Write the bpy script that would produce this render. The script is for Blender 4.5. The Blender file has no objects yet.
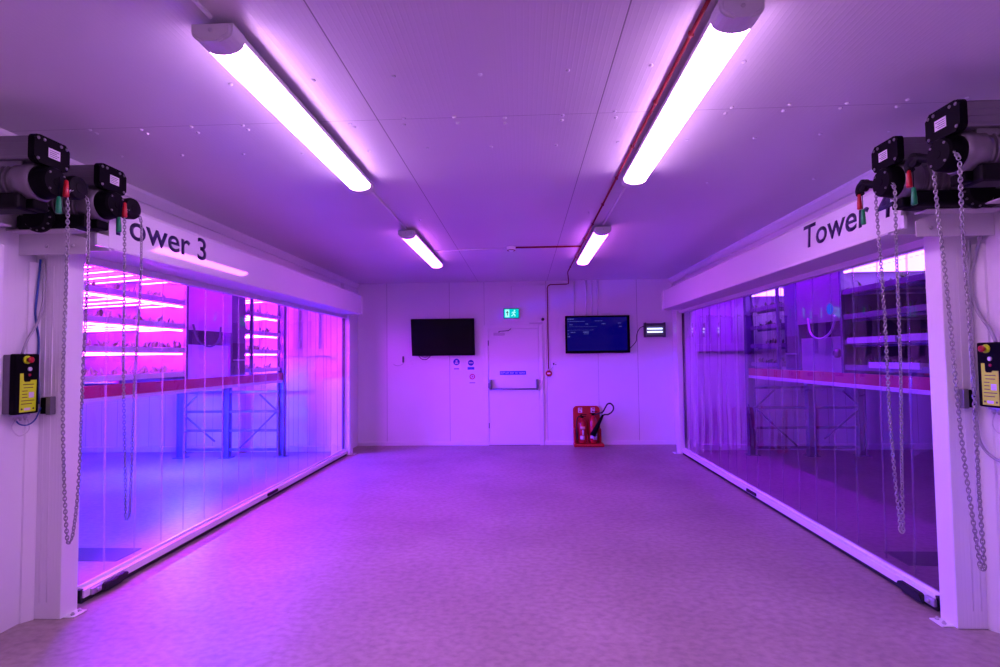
import bpy, bmesh, math, random
from mathutils import Vector, Matrix
random.seed(7)
PI = math.pi
SC = bpy.context.scene
COL = SC.collection

# ------------------------------------------------------------------ helpers
def V(*a): return Vector(a)

def new(): return bmesh.new()

def add_box(bm, x0, x1, y0, y1, z0, z1, bev=0.0, seg=2, rot=None, mi=0):
    x0, x1 = min(x0, x1), max(x0, x1); y0, y1 = min(y0, y1), max(y0, y1); z0, z1 = min(z0, z1), max(z0, z1)
    t = bmesh.new()
    r = bmesh.ops.create_cube(t, size=1.0)
    for v in t.verts:
        v.co = Vector(((x1-x0)*v.co.x, (y1-y0)*v.co.y, (z1-z0)*v.co.z))
    if bev > 0:
        bmesh.ops.bevel(t, geom=list(t.edges), offset=min(bev, .49*min(x1-x0, y1-y0, z1-z0)), segments=seg, profile=0.5, affect='EDGES')
    c = Vector(((x0+x1)/2, (y0+y1)/2, (z0+z1)/2))
    M = Matrix.Translation(c) @ (rot.to_4x4() if rot else Matrix.Identity(4))
    merge(bm, t, M, mi)

def merge(bm, t, M, mi=0):
    mp = {}
    for v in t.verts: mp[v] = bm.verts.new(M @ v.co)
    for f in t.faces:
        try:
            g = bm.faces.new([mp[v] for v in f.verts]); g.material_index = mi; g.smooth = f.smooth
        except ValueError: pass
    t.free()

def frame_for(d):
    d = d.normalized()
    a = Vector((0, 0, 1)) if abs(d.z) < .9 else Vector((1, 0, 0))
    u = d.cross(a).normalized(); w = u.cross(d).normalized()
    return u, w

def add_tube(bm, pts, r, seg=8, closed=False, cap=True, mi=0):
    pts = [Vector(p) for p in pts]
    rs = r if isinstance(r, (list, tuple)) else [r]*len(pts)
    n = len(pts); rings = []
    pu = None
    for i, p in enumerate(pts):
        if closed: d = pts[(i+1) % n] - pts[i-1]
        elif i == 0: d = pts[1]-pts[0]
        elif i == n-1: d = pts[-1]-pts[-2]
        else: d = (pts[i+1]-pts[i]).normalized() + (pts[i]-pts[i-1]).normalized()
        d.normalize()
        if pu is None: u, w = frame_for(d)
        else:
            u = pu - d*pu.dot(d)
            if u.length < 1e-6: u, _ = frame_for(d)
            u.normalize(); w = d.cross(u)
        pu = u
        if pu is not None: w = d.cross(u)
        rings.append([bm.verts.new(p + (u*math.cos(2*PI*k/seg) + w*math.sin(2*PI*k/seg))*rs[i]) for k in range(seg)])
    m = n if closed else n-1
    for i in range(m):
        a, b = rings[i], rings[(i+1) % n]
        for k in range(seg):
            f = bm.faces.new([a[k], a[(k+1) % seg], b[(k+1) % seg], b[k]]); f.smooth = True; f.material_index = mi
    if cap and not closed:
        f = bm.faces.new(rings[0][::-1]); f.material_index = mi
        f = bm.faces.new(rings[-1]); f.material_index = mi

def add_lathe(bm, origin, axis, prof, seg=32, mi=0):
    """prof: list of (distance along axis, radius)"""
    o = Vector(origin); d = Vector(axis).normalized(); u, w = frame_for(d)
    rings = []
    for (h, r) in prof:
        rings.append([bm.verts.new(o + d*h + (u*math.cos(2*PI*k/seg)+w*math.sin(2*PI*k/seg))*max(r, 1e-4)) for k in range(seg)])
    for i in range(len(rings)-1):
        a, b = rings[i], rings[i+1]
        sm = abs(prof[i][1]-prof[i+1][1]) < .6*abs(prof[i][0]-prof[i+1][0]) + 1e-9
        for k in range(seg):
            f = bm.faces.new([a[k], a[(k+1) % seg], b[(k+1) % seg], b[k]]); f.smooth = sm; f.material_index = mi
    bm.faces.new(rings[0][::-1]).material_index = mi
    bm.faces.new(rings[-1]).material_index = mi

def add_prism(bm, poly, origin, ux, uy, depth, mi=0):
    """2D poly in plane (ux,uy), extruded by vector depth"""
    o = Vector(origin); ux = Vector(ux); uy = Vector(uy); d = Vector(depth)
    a = [bm.verts.new(o+ux*p[0]+uy*p[1]) for p in poly]
    b = [bm.verts.new(o+ux*p[0]+uy*p[1]+d) for p in poly]
    n = len(poly)
    bm.faces.new(a[::-1]).material_index = mi
    bm.faces.new(b).material_index = mi
    for i in range(n):
        bm.faces.new([a[i], a[(i+1) % n], b[(i+1) % n], b[i]]).material_index = mi

def rrect(w, h, r, n=5, cx=0, cy=0):
    pts = []
    for (sx, sy, a0) in ((1, 1, 0), (-1, 1, 90), (-1, -1, 180), (1, -1, 270)):
        for k in range(n+1):
            a = math.radians(a0 + 90*k/n)
            pts.append((cx+sx*(w/2-r)+r*math.cos(a), cy+sy*(h/2-r)+r*math.sin(a)))
    return pts

def bezier(p0, p1, p2, p3, n=12):
    out = []
    for i in range(n+1):
        t = i/n; s = 1-t
        out.append(Vector(p0)*s**3 + Vector(p1)*3*s*s*t + Vector(p2)*3*s*t*t + Vector(p3)*t**3)
    return out

def smooth_path(pts, n=8):
    pts = [Vector(p) for p in pts]; out = []
    for i in range(len(pts)-1):
        p0 = pts[max(i-1, 0)]; p1 = pts[i]; p2 = pts[i+1]; p3 = pts[min(i+2, len(pts)-1)]
        for k in range(n):
            t = k/n
            out.append(.5*((2*p1)+(-p0+p2)*t+(2*p0-5*p1+4*p2-p3)*t*t+(-p0+3*p1-3*p2+p3)*t**3))
    out.append(pts[-1]); return out

def world_loc(o):
    l = Vector((0, 0, 0))
    while o is not None:
        l = l + o.location; o = o.parent
    return l

def obj(name, bm, mat, parent=None, origin=None):
    bmesh.ops.recalc_face_normals(bm, faces=list(bm.faces))
    me = bpy.data.meshes.new(name)
    o = bpy.data.objects.new(name, me); COL.objects.link(o)
    base = world_loc(parent) if parent else Vector((0, 0, 0))
    if origin is None:
        if len(bm.verts):
            xs = [v.co for v in bm.verts]
            origin = Vector(((min(v.x for v in xs)+max(v.x for v in xs))/2, (min(v.y for v in xs)+max(v.y for v in xs))/2, min(v.z for v in xs)))
        else: origin = base
    origin = Vector(origin)
    bmesh.ops.translate(bm, vec=-origin, verts=list(bm.verts))
    bm.to_mesh(me); bm.free()
    for m in (mat if isinstance(mat, (list, tuple)) else [mat]): me.materials.append(m)
    o.location = origin - base
    o.parent = parent
    return o

def thing(name, label, cat, loc, group=None):
    o = bpy.data.objects.new(name, None); COL.objects.link(o)
    o.location = loc; o.empty_display_size = .1
    return tag(o, label, cat, group)

def tag(o, label, cat, group=None, kind=None):
    o['label'] = label; o['category'] = cat
    if group: o['group'] = group
    if kind: o['kind'] = kind
    return o

def struct(name, bm, mat, parent=None, label=None):
    o = obj(name, bm, mat, parent)
    if parent is None: o['kind'] = 'structure'
    if label: o['label'] = label
    return o

def text_mesh(body, width, height, origin, ux, uy, thick=.001, bold=0.0):
    """bmesh of a text laid in plane; origin = lower-left of bounding box"""
    cu = bpy.data.curves.new('t', 'FONT'); cu.body = body; cu.size = 1; cu.offset = bold; cu.resolution_u = 4
    to = bpy.data.objects.new('t', cu); COL.objects.link(to)
    bpy.context.view_layer.update()
    dg = bpy.context.evaluated_depsgraph_get()
    me = bpy.data.meshes.new_from_object(to.evaluated_get(dg))
    COL.objects.unlink(to); bpy.data.objects.remove(to); bpy.data.curves.remove(cu)
    bm = bmesh.new(); bm.from_mesh(me); bpy.data.meshes.remove(me)
    xs = [v.co.x for v in bm.verts]; ys = [v.co.y for v in bm.verts]
    x0, x1, y0, y1 = min(xs), max(xs), min(ys), max(ys)
    if height is None: height = width*(y1-y0)/(x1-x0)
    if width is None: width = height*(x1-x0)/(y1-y0)
    ux = Vector(ux); uy = Vector(uy); o = Vector(origin); nrm = ux.cross(uy).normalized()
    for v in bm.verts:
        v.co = o + ux*((v.co.x-x0)/(x1-x0)*width) + uy*((v.co.y-y0)/(y1-y0)*height)
    r = bmesh.ops.extrude_face_region(bm, geom=list(bm.faces))
    vs = [e for e in r['geom'] if isinstance(e, bmesh.types.BMVert)]
    bmesh.ops.translate(bm, vec=nrm*thick, verts=vs)
    return bm

# ------------------------------------------------------------------ materials
def mat(name, col, rough=.5, metal=0.0, spec=.5, noise=None, bump=None, emit=None, coat=0, aniso=None):
    """noise=(scale, amount, detail)  bump=(scale, strength)"""
    m = bpy.data.materials.new(name); m.use_nodes = True
    nt = m.node_tree; b = nt.nodes['Principled BSDF']
    b.inputs['Base Color'].default_value = (*col, 1)
    b.inputs['Roughness'].default_value = rough
    b.inputs['Metallic'].default_value = metal
    b.inputs['Specular IOR Level'].default_value = spec
    if coat: b.inputs['Coat Weight'].default_value = coat; b.inputs['Coat Roughness'].default_value = .08
    tc = nt.nodes.new('ShaderNodeNewGeometry')
    if noise:
        n = nt.nodes.new('ShaderNodeTexNoise'); n.inputs['Scale'].default_value = noise[0]; n.inputs['Detail'].default_value = noise[2] if len(noise) > 2 else 4
        nt.links.new(tc.outputs['Position'], n.inputs['Vector'])
        mx = nt.nodes.new('ShaderNodeMixRGB'); a = noise[1]
        mx.inputs[1].default_value = (*[max(c*(1-a), 0) for c in col], 1); mx.inputs[2].default_value = (*[min(c*(1+a), 1) for c in col], 1)
        nt.links.new(n.outputs['Fac'], mx.inputs[0]); nt.links.new(mx.outputs[0], b.inputs['Base Color'])
    if bump:
        n2 = nt.nodes.new('ShaderNodeTexNoise'); n2.inputs['Scale'].default_value = bump[0]; n2.inputs['Detail'].default_value = 3
        nt.links.new(tc.outputs['Position'], n2.inputs['Vector'])
        bp = nt.nodes.new('ShaderNodeBump'); bp.inputs['Strength'].default_value = bump[1]; bp.inputs['Distance'].default_value = .01
        nt.links.new(n2.outputs['Fac'], bp.inputs['Height']); nt.links.new(bp.outputs[0], b.inputs['Normal'])
    if emit:
        b.inputs['Emission Color'].default_value = (*emit[0], 1); b.inputs['Emission Strength'].default_value = emit[1]
    return m

def panel_mat(name, col, rough, joints, rib=None, ribax='X', spec=.5, jcol=.35):
    """white composite panel: joint grooves at given (axis, position, halfwidth), optional fine ribs"""
    m = mat(name, col, rough, spec=spec, noise=(1.3, .05, 5))
    nt = m.node_tree; b = nt.nodes['Principled BSDF']
    g = nt.nodes.new('ShaderNodeNewGeometry'); s = nt.nodes.new('ShaderNodeSeparateXYZ'); nt.links.new(g.outputs['Position'], s.inputs[0])
    def math_(op, a, bb, c=None):
        n = nt.nodes.new('ShaderNodeMath'); n.operation = op
        for i, v in enumerate((a, bb, c)):
            if v is None: continue
            if isinstance(v, (int, float)): n.inputs[i].default_value = v
            else: nt.links.new(v, n.inputs[i])
        return n.outputs[0]
    acc = None
    for (ax, p, hw) in joints:
        c = math_('COMPARE', s.outputs[ax], p, hw)
        acc = c if acc is None else math_('MAXIMUM', acc, c)
    old = b.inputs['Base Color'].links[0].from_socket
    if acc is not None:
        mx = nt.nodes.new('ShaderNodeMixRGB'); mx.inputs[2].default_value = (*[c*jcol for c in col], 1)
        nt.links.new(acc, mx.inputs[0]); nt.links.new(old, mx.inputs[1]); nt.links.new(mx.outputs[0], b.inputs['Base Color'])
    if rib:
        w = math_('SINE', math_('MULTIPLY', s.outputs[ribax], 2*PI/rib[0]), 0)
        w2 = math_('POWER', math_('ABSOLUTE', w, 0), 12)
        bp = nt.nodes.new('ShaderNodeBump'); bp.inputs['Strength'].default_value = rib[1]; bp.inputs['Distance'].default_value = .004
        nt.links.new(w2, bp.inputs['Height']); nt.links.new(bp.outputs[0], b.inputs['Normal'])
    return m

def emis(name, col, strength):
    m = bpy.data.materials.new(name); m.use_nodes = True; nt = m.node_tree
    nt.nodes.remove(nt.nodes['Principled BSDF'])
    e = nt.nodes.new('ShaderNodeEmission'); e.inputs[0].default_value = (*col, 1); e.inputs[1].default_value = strength
    nt.links.new(e.outputs[0], nt.nodes['Material Output'].inputs[0])
    return m

def vinyl(name, tint, rough, gain, bumpk=.08):
    """clear flexible PVC: see-through with a mirror-like sheen that grows at grazing angles"""
    m = bpy.data.materials.new(name); m.use_nodes = True; nt = m.node_tree
    nt.nodes.remove(nt.nodes['Principled BSDF'])
    t = nt.nodes.new('ShaderNodeBsdfTransparent'); t.inputs[0].default_value = (*tint, 1)
    g = nt.nodes.new('ShaderNodeBsdfGlossy'); g.inputs['Roughness'].default_value = rough; g.inputs[0].default_value = (.95, .95, .95, 1)
    ge = nt.nodes.new('ShaderNodeNewGeometry'); dt = nt.nodes.new('ShaderNodeVectorMath'); dt.operation = 'DOT_PRODUCT'
    nt.links.new(ge.outputs['Incoming'], dt.inputs[0]); nt.links.new(ge.outputs['True Normal'], dt.inputs[1])
    def mm(op, a, bb=None):
        n_ = nt.nodes.new('ShaderNodeMath'); n_.operation = op
        for i_, v_ in enumerate((a, bb)):
            if v_ is None: continue
            if isinstance(v_, (int, float)): n_.inputs[i_].default_value = v_
            else: nt.links.new(v_, n_.inputs[i_])
        return n_
    c_ = mm('ABSOLUTE', dt.outputs['Value']); p_ = mm('POWER', mm('SUBTRACT', 1.0, c_.outputs[0]).outputs[0], 5.0)
    mu = mm('MULTIPLY', mm('ADD', mm('MULTIPLY', p_.outputs[0], .93).outputs[0], .05).outputs[0], gain); mu.use_clamp = True
    mx = nt.nodes.new('ShaderNodeMixShader')
    nt.links.new(mu.outputs[0], mx.inputs[0]); nt.links.new(t.outputs[0], mx.inputs[1]); nt.links.new(g.outputs[0], mx.inputs[2])
    geo = nt.nodes.new('ShaderNodeNewGeometry'); mp = nt.nodes.new('ShaderNodeMapping'); mp.inputs['Scale'].default_value = (1, 2.6, .9)
    nt.links.new(geo.outputs['Position'], mp.inputs[0])
    n = nt.nodes.new('ShaderNodeTexNoise'); n.inputs['Scale'].default_value = 1.6; n.inputs['Detail'].default_value = 1.5
    nt.links.new(mp.outputs[0], n.inputs['Vector'])
    bp = nt.nodes.new('ShaderNodeBump'); bp.inputs['Strength'].default_value = bumpk; bp.inputs['Distance'].default_value = .05
    nt.links.new(n.outputs['Fac'], bp.inputs['Height']); nt.links.new(bp.outputs[0], g.inputs['Normal'])
    nt.links.new(mx.outputs[0], nt.nodes['Material Output'].inputs[0])
    return m

WHITE = (.78, .78, .80)
M_ceil = panel_mat('ceiling_panel', (.66, .65, .66), .38, [('X', -.80, .0032), ('X', .42, .0032), ('Y', 2.93, .0016)], rib=(.05, .10), ribax='X')
M_back = panel_mat('back_wall_panel', WHITE, .42, [('X', -2.45, .003), ('X', -1.323, .003), ('X', -.70, .002), ('X', .40, .003), ('X', 1.3, .002), ('X', 1.99, .003)], rib=(.12, .12), ribax='X')
M_side = panel_mat('side_wall_panel', WHITE, .42, [('Y', 1.9, .003), ('Y', .75, .003)], rib=(.1, .15), ribax='Y')
M_room = panel_mat('growing_room_panel', (.75, .75, .78), .45, [('X', -3.35-.28*k, .004) for k in range(16)] + [('X', 2.95+.28*k, .004) for k in range(14)], jcol=.55)
M_white = mat('white_powder_coat', (.80, .80, .82), .32, noise=(3, .03))
M_header = mat('white_gloss_cladding', (.80, .80, .82), .045, spec=1.0, noise=(2, .02))
M_satin = mat('white_satin_paint', (.72, .72, .75), .5)
M_post = panel_mat('post_cladding', (.76, .76, .78), .4, [], rib=(.042, .18), ribax='X')
M_plastic = mat('grey_lamp_plastic', (.60, .60, .62), .4)
M_steel = mat('galvanised_steel', (.52, .52, .55), .38, metal=.8, noise=(30, .15))
M_chain = mat('zinc_chain', (.34, .34, .36), .35, metal=.9)
M_alu = mat('cast_aluminium', (.17, .16, .18), .42, metal=.5, noise=(14, .12))
M_black = mat('black_plastic', (.002, .002, .003), .55, spec=.06)
M_black2 = mat('black_cast_metal', (.004, .004, .005), .55, spec=.10, noise=(20, .3))
M_rubber = mat('black_rubber', (.008, .008, .010), .6)
M_red = mat('red_plastic', (.42, .008, .014), .35)
M_green = mat('green_plastic', (.0, .24, .07), .4)
M_redpipe = mat('red_pipe', (.20, .006, .012), .5, spec=.3)
M_beam = mat('red_painted_beam', (.40, .008, .07), .45)
M_navy = mat('navy_vinyl_letter', (.012, .010, .06), .4)
M_yellow = mat('yellow_label', (.60, .92, .004), .45)
M_label = mat('pale_label', (.62, .60, .64), .5, noise=(60, .12))
M_ink = mat('label_ink', (.05, .05, .02), .6)
M_cable_g = mat('grey_cable', (.33, .33, .37), .5)
M_cable_b = mat('blue_cable', (.02, .06, .30), .45)
M_rack = mat('rack_steel', (.13, .13, .20), .45, metal=.2)
M_tray = mat('white_tray_plastic', (.72, .72, .76), .4)
M_traygrey = mat('dimmed_tray_plastic', (.20, .20, .23), .45)  # white tray colour darkened to keep the tower interiors dim
M_film = mat('white_film', (.75, .75, .78), .5)
def make_film(m):
    nt = m.node_tree; out = nt.nodes['Material Output']; old = out.inputs[0].links[0].from_socket
    tl = nt.nodes.new('ShaderNodeBsdfTranslucent'); mx = nt.nodes.new('ShaderNodeMixShader'); mx.inputs[0].default_value = .75
    nt.links.new(old, mx.inputs[1]); nt.links.new(tl.outputs[0], mx.inputs[2]); nt.links.new(mx.outputs[0], out.inputs[0])
make_film(M_film)
M_leaf = mat('leaf_green', (.10, .22, .05), .5, noise=(40, .4))
M_leaf.node_tree.nodes['Principled BSDF'].inputs['Specular IOR Level'].default_value = .3
M_screen_off = mat('dark_screen', (.003, .003, .004), .15, spec=.15)
M_screen = mat('lit_screen', (.002, .002, .006), .15, spec=.15, emit=((.0, .0, 1.0), .11))
M_scrtext = emis('screen_text', (.25, .25, 1.0), .35)
M_dark = mat('dark_cabinet', (.05, .05, .07), .5)
M_blue = mat('blue_sign', (.02, .04, .50), .5)
M_signred = mat('red_sign', (.55, .02, .10), .5)
M_chrome = mat('satin_metal', (.20, .20, .22), .3, metal=.9)
M_door = mat('white_door_paint', (.80, .80, .82), .35, noise=(2, .03))
M_galvplate = mat('white_bracket_steel', (.62, .61, .63), .38, noise=(8, .05))

LAMP = (.72, .37, .86)
M_diff = emis('lamp_diffuser', LAMP, 35.0)
M_panel_glow = emis('panel_backlight_magenta', (.44, .0, 1.0), 130.0)  # glow of the added tubes that backlight the lift panels
M_led_top = emis('grow_led_top_shelf', (.45, .16, 1.0), 10.0)
M_diff2 = emis('lamp_diffuser_far', (.66, .125, .90), 21.0)
M_led = emis('grow_led_magenta', (.50, .022, 1.0), 118.0)
M_led_fill = emis('violet_shelf_fill', (.30, .003, 1.0), 30.0)  # violet glow added on unseen upper shelves to tint the right room
M_ledblue = emis('grow_led_blue', (.016, .020, 1.0), 4000.0)
M_uv = emis('ultraviolet_tube', (.45, .5, 1.0), 3.0)
M_exit_g = emis('exit_green', (.0, .55, .60), 1.0)
M_exit_w = emis('exit_white', (.35, 1.0, .95), 1.1)
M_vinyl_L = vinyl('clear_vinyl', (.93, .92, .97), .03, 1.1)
M_vinyl_R = vinyl('violet_tint_vinyl_waved', (.74, .60, .95), .02, 1.5, .14)  # clear film; the room's violet cast is put into its tint
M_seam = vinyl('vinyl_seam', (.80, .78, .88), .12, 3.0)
M_seam_R = vinyl('vinyl_seam_violet_dim', (.70, .58, .88), .12, 2.0)  # seam copy dimmed and tinted to suit the darker violet room
def cloud(m, k):
    nt = m.node_tree; out = nt.nodes['Material Output']; old = out.inputs[0].links[0].from_socket
    tl = nt.nodes.new('ShaderNodeBsdfTranslucent'); df = nt.nodes.new('ShaderNodeBsdfDiffuse'); m1 = nt.nodes.new('ShaderNodeMixShader'); m2 = nt.nodes.new('ShaderNodeMixShader')
    nt.links.new(tl.outputs[0], m1.inputs[1]); nt.links.new(df.outputs[0], m1.inputs[2]); m2.inputs[0].default_value = k
    nt.links.new(old, m2.inputs[1]); nt.links.new(m1.outputs[0], m2.inputs[2]); nt.links.new(m2.outputs[0], out.inputs[0])
cloud(M_seam, .17); cloud(M_seam_R, .05)

# concrete
def concrete():
    m = mat('polished_concrete', (.30, .28, .28), .42, spec=.45)
    nt = m.node_tree; b = nt.nodes['Principled BSDF']; geo = nt.nodes.new('ShaderNodeNewGeometry')
    def noise(sc, det, stretch=(1, 1, 1)):
        mp = nt.nodes.new('ShaderNodeMapping'); mp.inputs['Scale'].default_value = stretch
        nt.links.new(geo.outputs['Position'], mp.inputs[0])
        n = nt.nodes.new('ShaderNodeTexNoise'); n.inputs['Scale'].default_value = sc; n.inputs['Detail'].default_value = det
        nt.links.new(mp.outputs[0], n.inputs['Vector']); return n.outputs['Fac']
    r1 = nt.nodes.new('ShaderNodeValToRGB'); nt.links.new(noise(.9, 8), r1.inputs[0])
    r1.color_ramp.elements[0].position = .32; r1.color_ramp.elements[0].color = (.285, .225, .21, 1)
    r1.color_ramp.elements[1].position = .68; r1.color_ramp.elements[1].color = (.38, .31, .295, 1)
    r2 = nt.nodes.new('ShaderNodeValToRGB'); nt.links.new(noise(22, 12, (.9, 1.1, 1)), r2.inputs[0])
    r2.color_ramp.elements[0].position = .3; r2.color_ramp.elements[0].color = (.72, .72, .72, 1)
    r2.color_ramp.elements[1].position = .62; r2.color_ramp.elements[1].color = (1.08, 1.08, 1.08, 1)
    mx = nt.nodes.new('ShaderNodeMixRGB'); mx.blend_type = 'MULTIPLY'; mx.inputs[0].default_value = .8
    nt.links.new(r1.outputs[0], mx.inputs[1]); nt.links.new(r2.outputs[0], mx.inputs[2])
    nt.links.new(mx.outputs[0], b.inputs['Base Color'])
    rr = nt.nodes.new('ShaderNodeMapRange'); nt.links.new(noise(3, 5), rr.inputs[0]); rr.inputs[3].default_value = .33; rr.inputs[4].default_value = .5
    nt.links.new(rr.outputs[0], b.inputs['Roughness'])
    bp = nt.nodes.new('ShaderNodeBump'); bp.inputs['Strength'].default_value = .18; bp.inputs['Distance'].default_value = .004
    nt.links.new(noise(26, 5), bp.inputs['Height']); nt.links.new(bp.outputs[0], b.inputs['Normal'])
    return m
M_floor = concrete()

# ------------------------------------------------------------------ dimensions
XL, XR, YB, H = -3.03, 2.62, 9.543, 2.889
HR = 3.7                                       # height of the growing rooms
def wx(side, d): return XL + d if side < 0 else XR - d      # d = distance from the side wall into the aisle
YP = 3.328                                      # far face of the near door posts
YN, YF = 3.385, 8.61                            # clear opening of the roller doors
ZT = 2.255

# ------------------------------------------------------------------ shell
bm = new(); add_box(bm, -8.2, 7.8, -6.6, 9.65, -.1, 0); struct('floor', bm, M_floor)
bm = new(); add_box(bm, XL-.1, XR+.1, -6.6, 9.65, H, H+.08); ceil = struct('ceiling', bm, M_ceil)
bm = new(); add_box(bm, XL-.1, XR+.1, YB, YB+.1, 0, H)
struct('wall_back', bm, M_back)
bm = new(); add_box(bm, XL-.1, XR+.1, -6.7, -6.6, 0, H); struct('wall_rear', bm, M_side)
for side, nm in ((-1, 'left'), (1, 'right')):
    bm = new()
    a, b_ = wx(side, 0), wx(side, -.1)
    add_box(bm, a, b_, -6.6, YN, 0, H)
    add_box(bm, a, b_, YF, YB, 0, H)
    add_box(bm, a, b_, YN, YF, ZT+.08, H)
    struct('wall_'+nm, bm, M_side)
    # flashing between far post and back wall
    bm = new(); add_box(bm, wx(side, 0), wx(side, .055 if side < 0 else .0 + .02), 8.78, YB, 0, H-.09, .004); struct('trim_%d' % (3 if side < 0 else 4), bm, M_white)
    bm = new(); s = -side
    add_prism(bm, [(0, 0), (.012, 0), (.045, -.0), (.040, .012), (.012, .05), (0, .052)], (wx(side, 0), 3.199, 0), (s, 0, 0), (0, -1, 0), (0, 0, 2.17)); struct('trim_%d' % (5 if side < 0 else 6), bm, M_white)
    # ceiling cove
    bm = new(); s = -side
    add_prism(bm, [(0, 0), (.03, 0), (.075, .05), (.075, .075), (0, .075)], (wx(side, 0), -6.6, H-.075), (s, 0, 0), (0, 0, 1), (0, YB+6.6, 0)); struct('trim_%d' % (1 if side < 0 else 2), bm, M_white)
bm = new(); add_prism(bm, [(0, 0), (.02, 0), (.02, .055), (.012, .07), (0, .07)], (XL+.055, YB, 0), (0, -1, 0), (0, 0, 1), (2.40, 0, 0))
add_prism(bm, [(0, 0), (.02, 0), (.02, .055), (.012, .07), (0, .07)], (.345, YB, 0), (0, -1, 0), (0, 0, 1), (XR-.02-.345, 0, 0)); struct('baseboard_back', bm, M_white)
# growing rooms behind the roller doors
for side, nm in ((-1, 'left'), (1, 'right')):
    xo = -8.1 if side < 0 else 7.7
    bm = new(); add_box(bm, wx(side, -.1), xo, 9.0, 9.1, 0, HR); struct('wall_growing_room_back_'+nm, bm, M_room)
    bm = new(); add_box(bm, xo, xo+side*.1, -1, 9.1, 0, HR); struct('wall_growing_room_side_'+nm, bm, M_room)
    bm = new(); add_box(bm, wx(side, -.1), xo, -1.1, -1.0, 0, HR); struct('wall_growing_room_front_'+nm, bm, M_room)
    bm = new(); add_box(bm, wx(side, 0), xo, -1.1, 9.1, HR, HR+.08); struct('ceiling_growing_room_'+nm, bm, M_room)
    bm = new(); add_box(bm, wx(side, -.02), wx(side, -.1), -1.1, 9.1, H, HR); struct('wall_growing_room_upper_'+nm, bm, M_room)
    # kerb along the back wall, dark drain strip in the floor, band and mullions high on the back wall
    bm = new(); add_box(bm, wx(side, -.12), xo, 8.93, 9.0, 0, .09, .008); struct('baseboard_growing_room_'+nm, bm, M_tray)
    bm = new(); add_box(bm, wx(side, -.16), xo, 4.12, 4.4, 0, .004); struct('trim_drain_'+nm, bm, M_dark)
    bm = new()
    x1 = wx(side, -.16); 
    add_box(bm, x1, x1+side*1.35, 8.93, 9.0, 1.60, 1.72, .005)
    for k in (.27, .62, 1.3): add_box(bm, x1+side*k, x1+side*(k+.07), 8.94, 9.0, 1.72, 3.0, .004)
    struct('trim_window_band_'+nm, bm, M_tray)

# fixing caps on the ceiling, read off the photo: (x, y) on the ceiling plane
caps = [(-0.65, 2.92), (-0.67, 3.00), (-0.37, 2.92), (-0.36, 3.00), (-0.09, 2.95), (-0.09, 3.02), (0.23, 2.94), (0.23, 3.00), (0.51, 2.91), (0.53, 2.99), (-0.60, 3.35), (-0.19, 3.36), (0.22, 3.36), (0.60, 3.34), (-0.60, 2.47), (-0.19, 2.48), (0.22, 2.47), (-0.99, 5.13), (0.62, 5.00), (-1.40, 2.49), (-1.88, 2.94), (-1.89, 3.02), (-1.58, 2.94), (-1.58, 3.00), (-1.42, 3.38), (-2.20, 3.35), (-1.80, 3.36), (-0.99, 2.48), (-0.97, 2.97), (-0.96, 3.01), (-0.98, 3.37), (-2.48, 2.94), (-2.48, 2.99), (-2.19, 2.96), (-2.19, 3.01), (-2.60, 3.34), (1.02, 2.45), (0.60, 2.45), (1.14, 2.91), (1.13, 2.98), (1.44, 2.90), (1.44, 2.97), (1.74, 2.90), (1.74, 2.96), (2.04, 2.88), (2.04, 2.96), (1.03, 3.34), (1.44, 3.34), (1.82, 3.31), (2.22, 3.30), (2.23, 4.17), (2.34, 2.88), (1.44, 4.20)]
for (x, y) in caps:
    bm = new(); add_lathe(bm, (x, y, H), (0, 0, -1), [(0, .011), (.003, .011), (.007, .008), (.009, .003)], 10)
    obj('fixing_cap', bm, M_satin, ceil)

# ------------------------------------------------------------------ ceiling lamps
def lamp(x, y0, y1, label, m=None):
    t = thing('ceiling_lamp', label, 'ceiling light', (x, (y0+y1)/2, H), 'linear ceiling lamps')
    W = .078
    bm = new(); add_box(bm, x-W-.003, x+W+.003, y0+.07, y1-.07, H-.056, H-.032, .004); obj('housing', bm, M_plastic, t)
    for yy in (y0+.35, y1-.35):
        bm = new(); add_box(bm, x-.05, x+.05, yy-.02, yy+.02, H-.033, H, .003); obj('mounting_clip', bm, M_steel, t)
    def section(w, zt, zb, n=10):
        p = [(-w, zt), ]
        for k in range(n+1):
            a = PI + PI*k/n
            p.append((w*math.cos(a), zb*1.0 + (zt-zb)*.55 + (zt-zb)*.55*math.sin(a)))
        p.append((w, zt)); return p
    bm = new(); add_prism(bm, section(W-.004, -.054, -.100), (x, y0+.09, H), (1, 0, 0), (0, 0, 1), (0, y1-y0-.18, 0)); 
    for f in bm.faces: f.smooth = len(f.verts) == 4
    obj('diffuser', bm, m or M_diff, t)
    for (a, b) in ((y0, y0+.1), (y1-.1, y1)):
        bm = new(); add_prism(bm, section(W+.004, -.031, -.106), (x, a, H), (1, 0, 0), (0, 0, 1), (0, b-a, 0))
        bmesh.ops.bevel(bm, geom=[e for e in bm.edges if abs(e.verts[0].co.y-e.verts[1].co.y) < 1e-5 and abs(e.verts[0].co.y-(y0 if a == y0 else y1)) < 1e-4], offset=.012, segments=3, affect='EDGES')
        c = obj('end_cap', bm, M_plastic, t)
        bm = new(); yy = y0 if a == y0 else y1; dd = -1 if a == y0 else 1
        add_lathe(bm, (x, yy-dd*.001, H-.062), (0, dd, 0), [(0, .008), (.004, .008), (.005, .004)], 12); obj('screw', bm, M_steel, c)
    return t
LXL, LXR = -1.19, .815
lamp(LXL, 1.97, 3.96, 'long glowing batten lamp, the larger nearer one over the left of the aisle')
lamp(LXR, 1.95, 3.97, 'long glowing batten lamp, the larger nearer one beside the red pipe')
lamp(LXL, 5.40, 7.45, 'far glowing batten lamp on the left, shorter in view, beyond the near left one', M_diff2)
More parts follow.
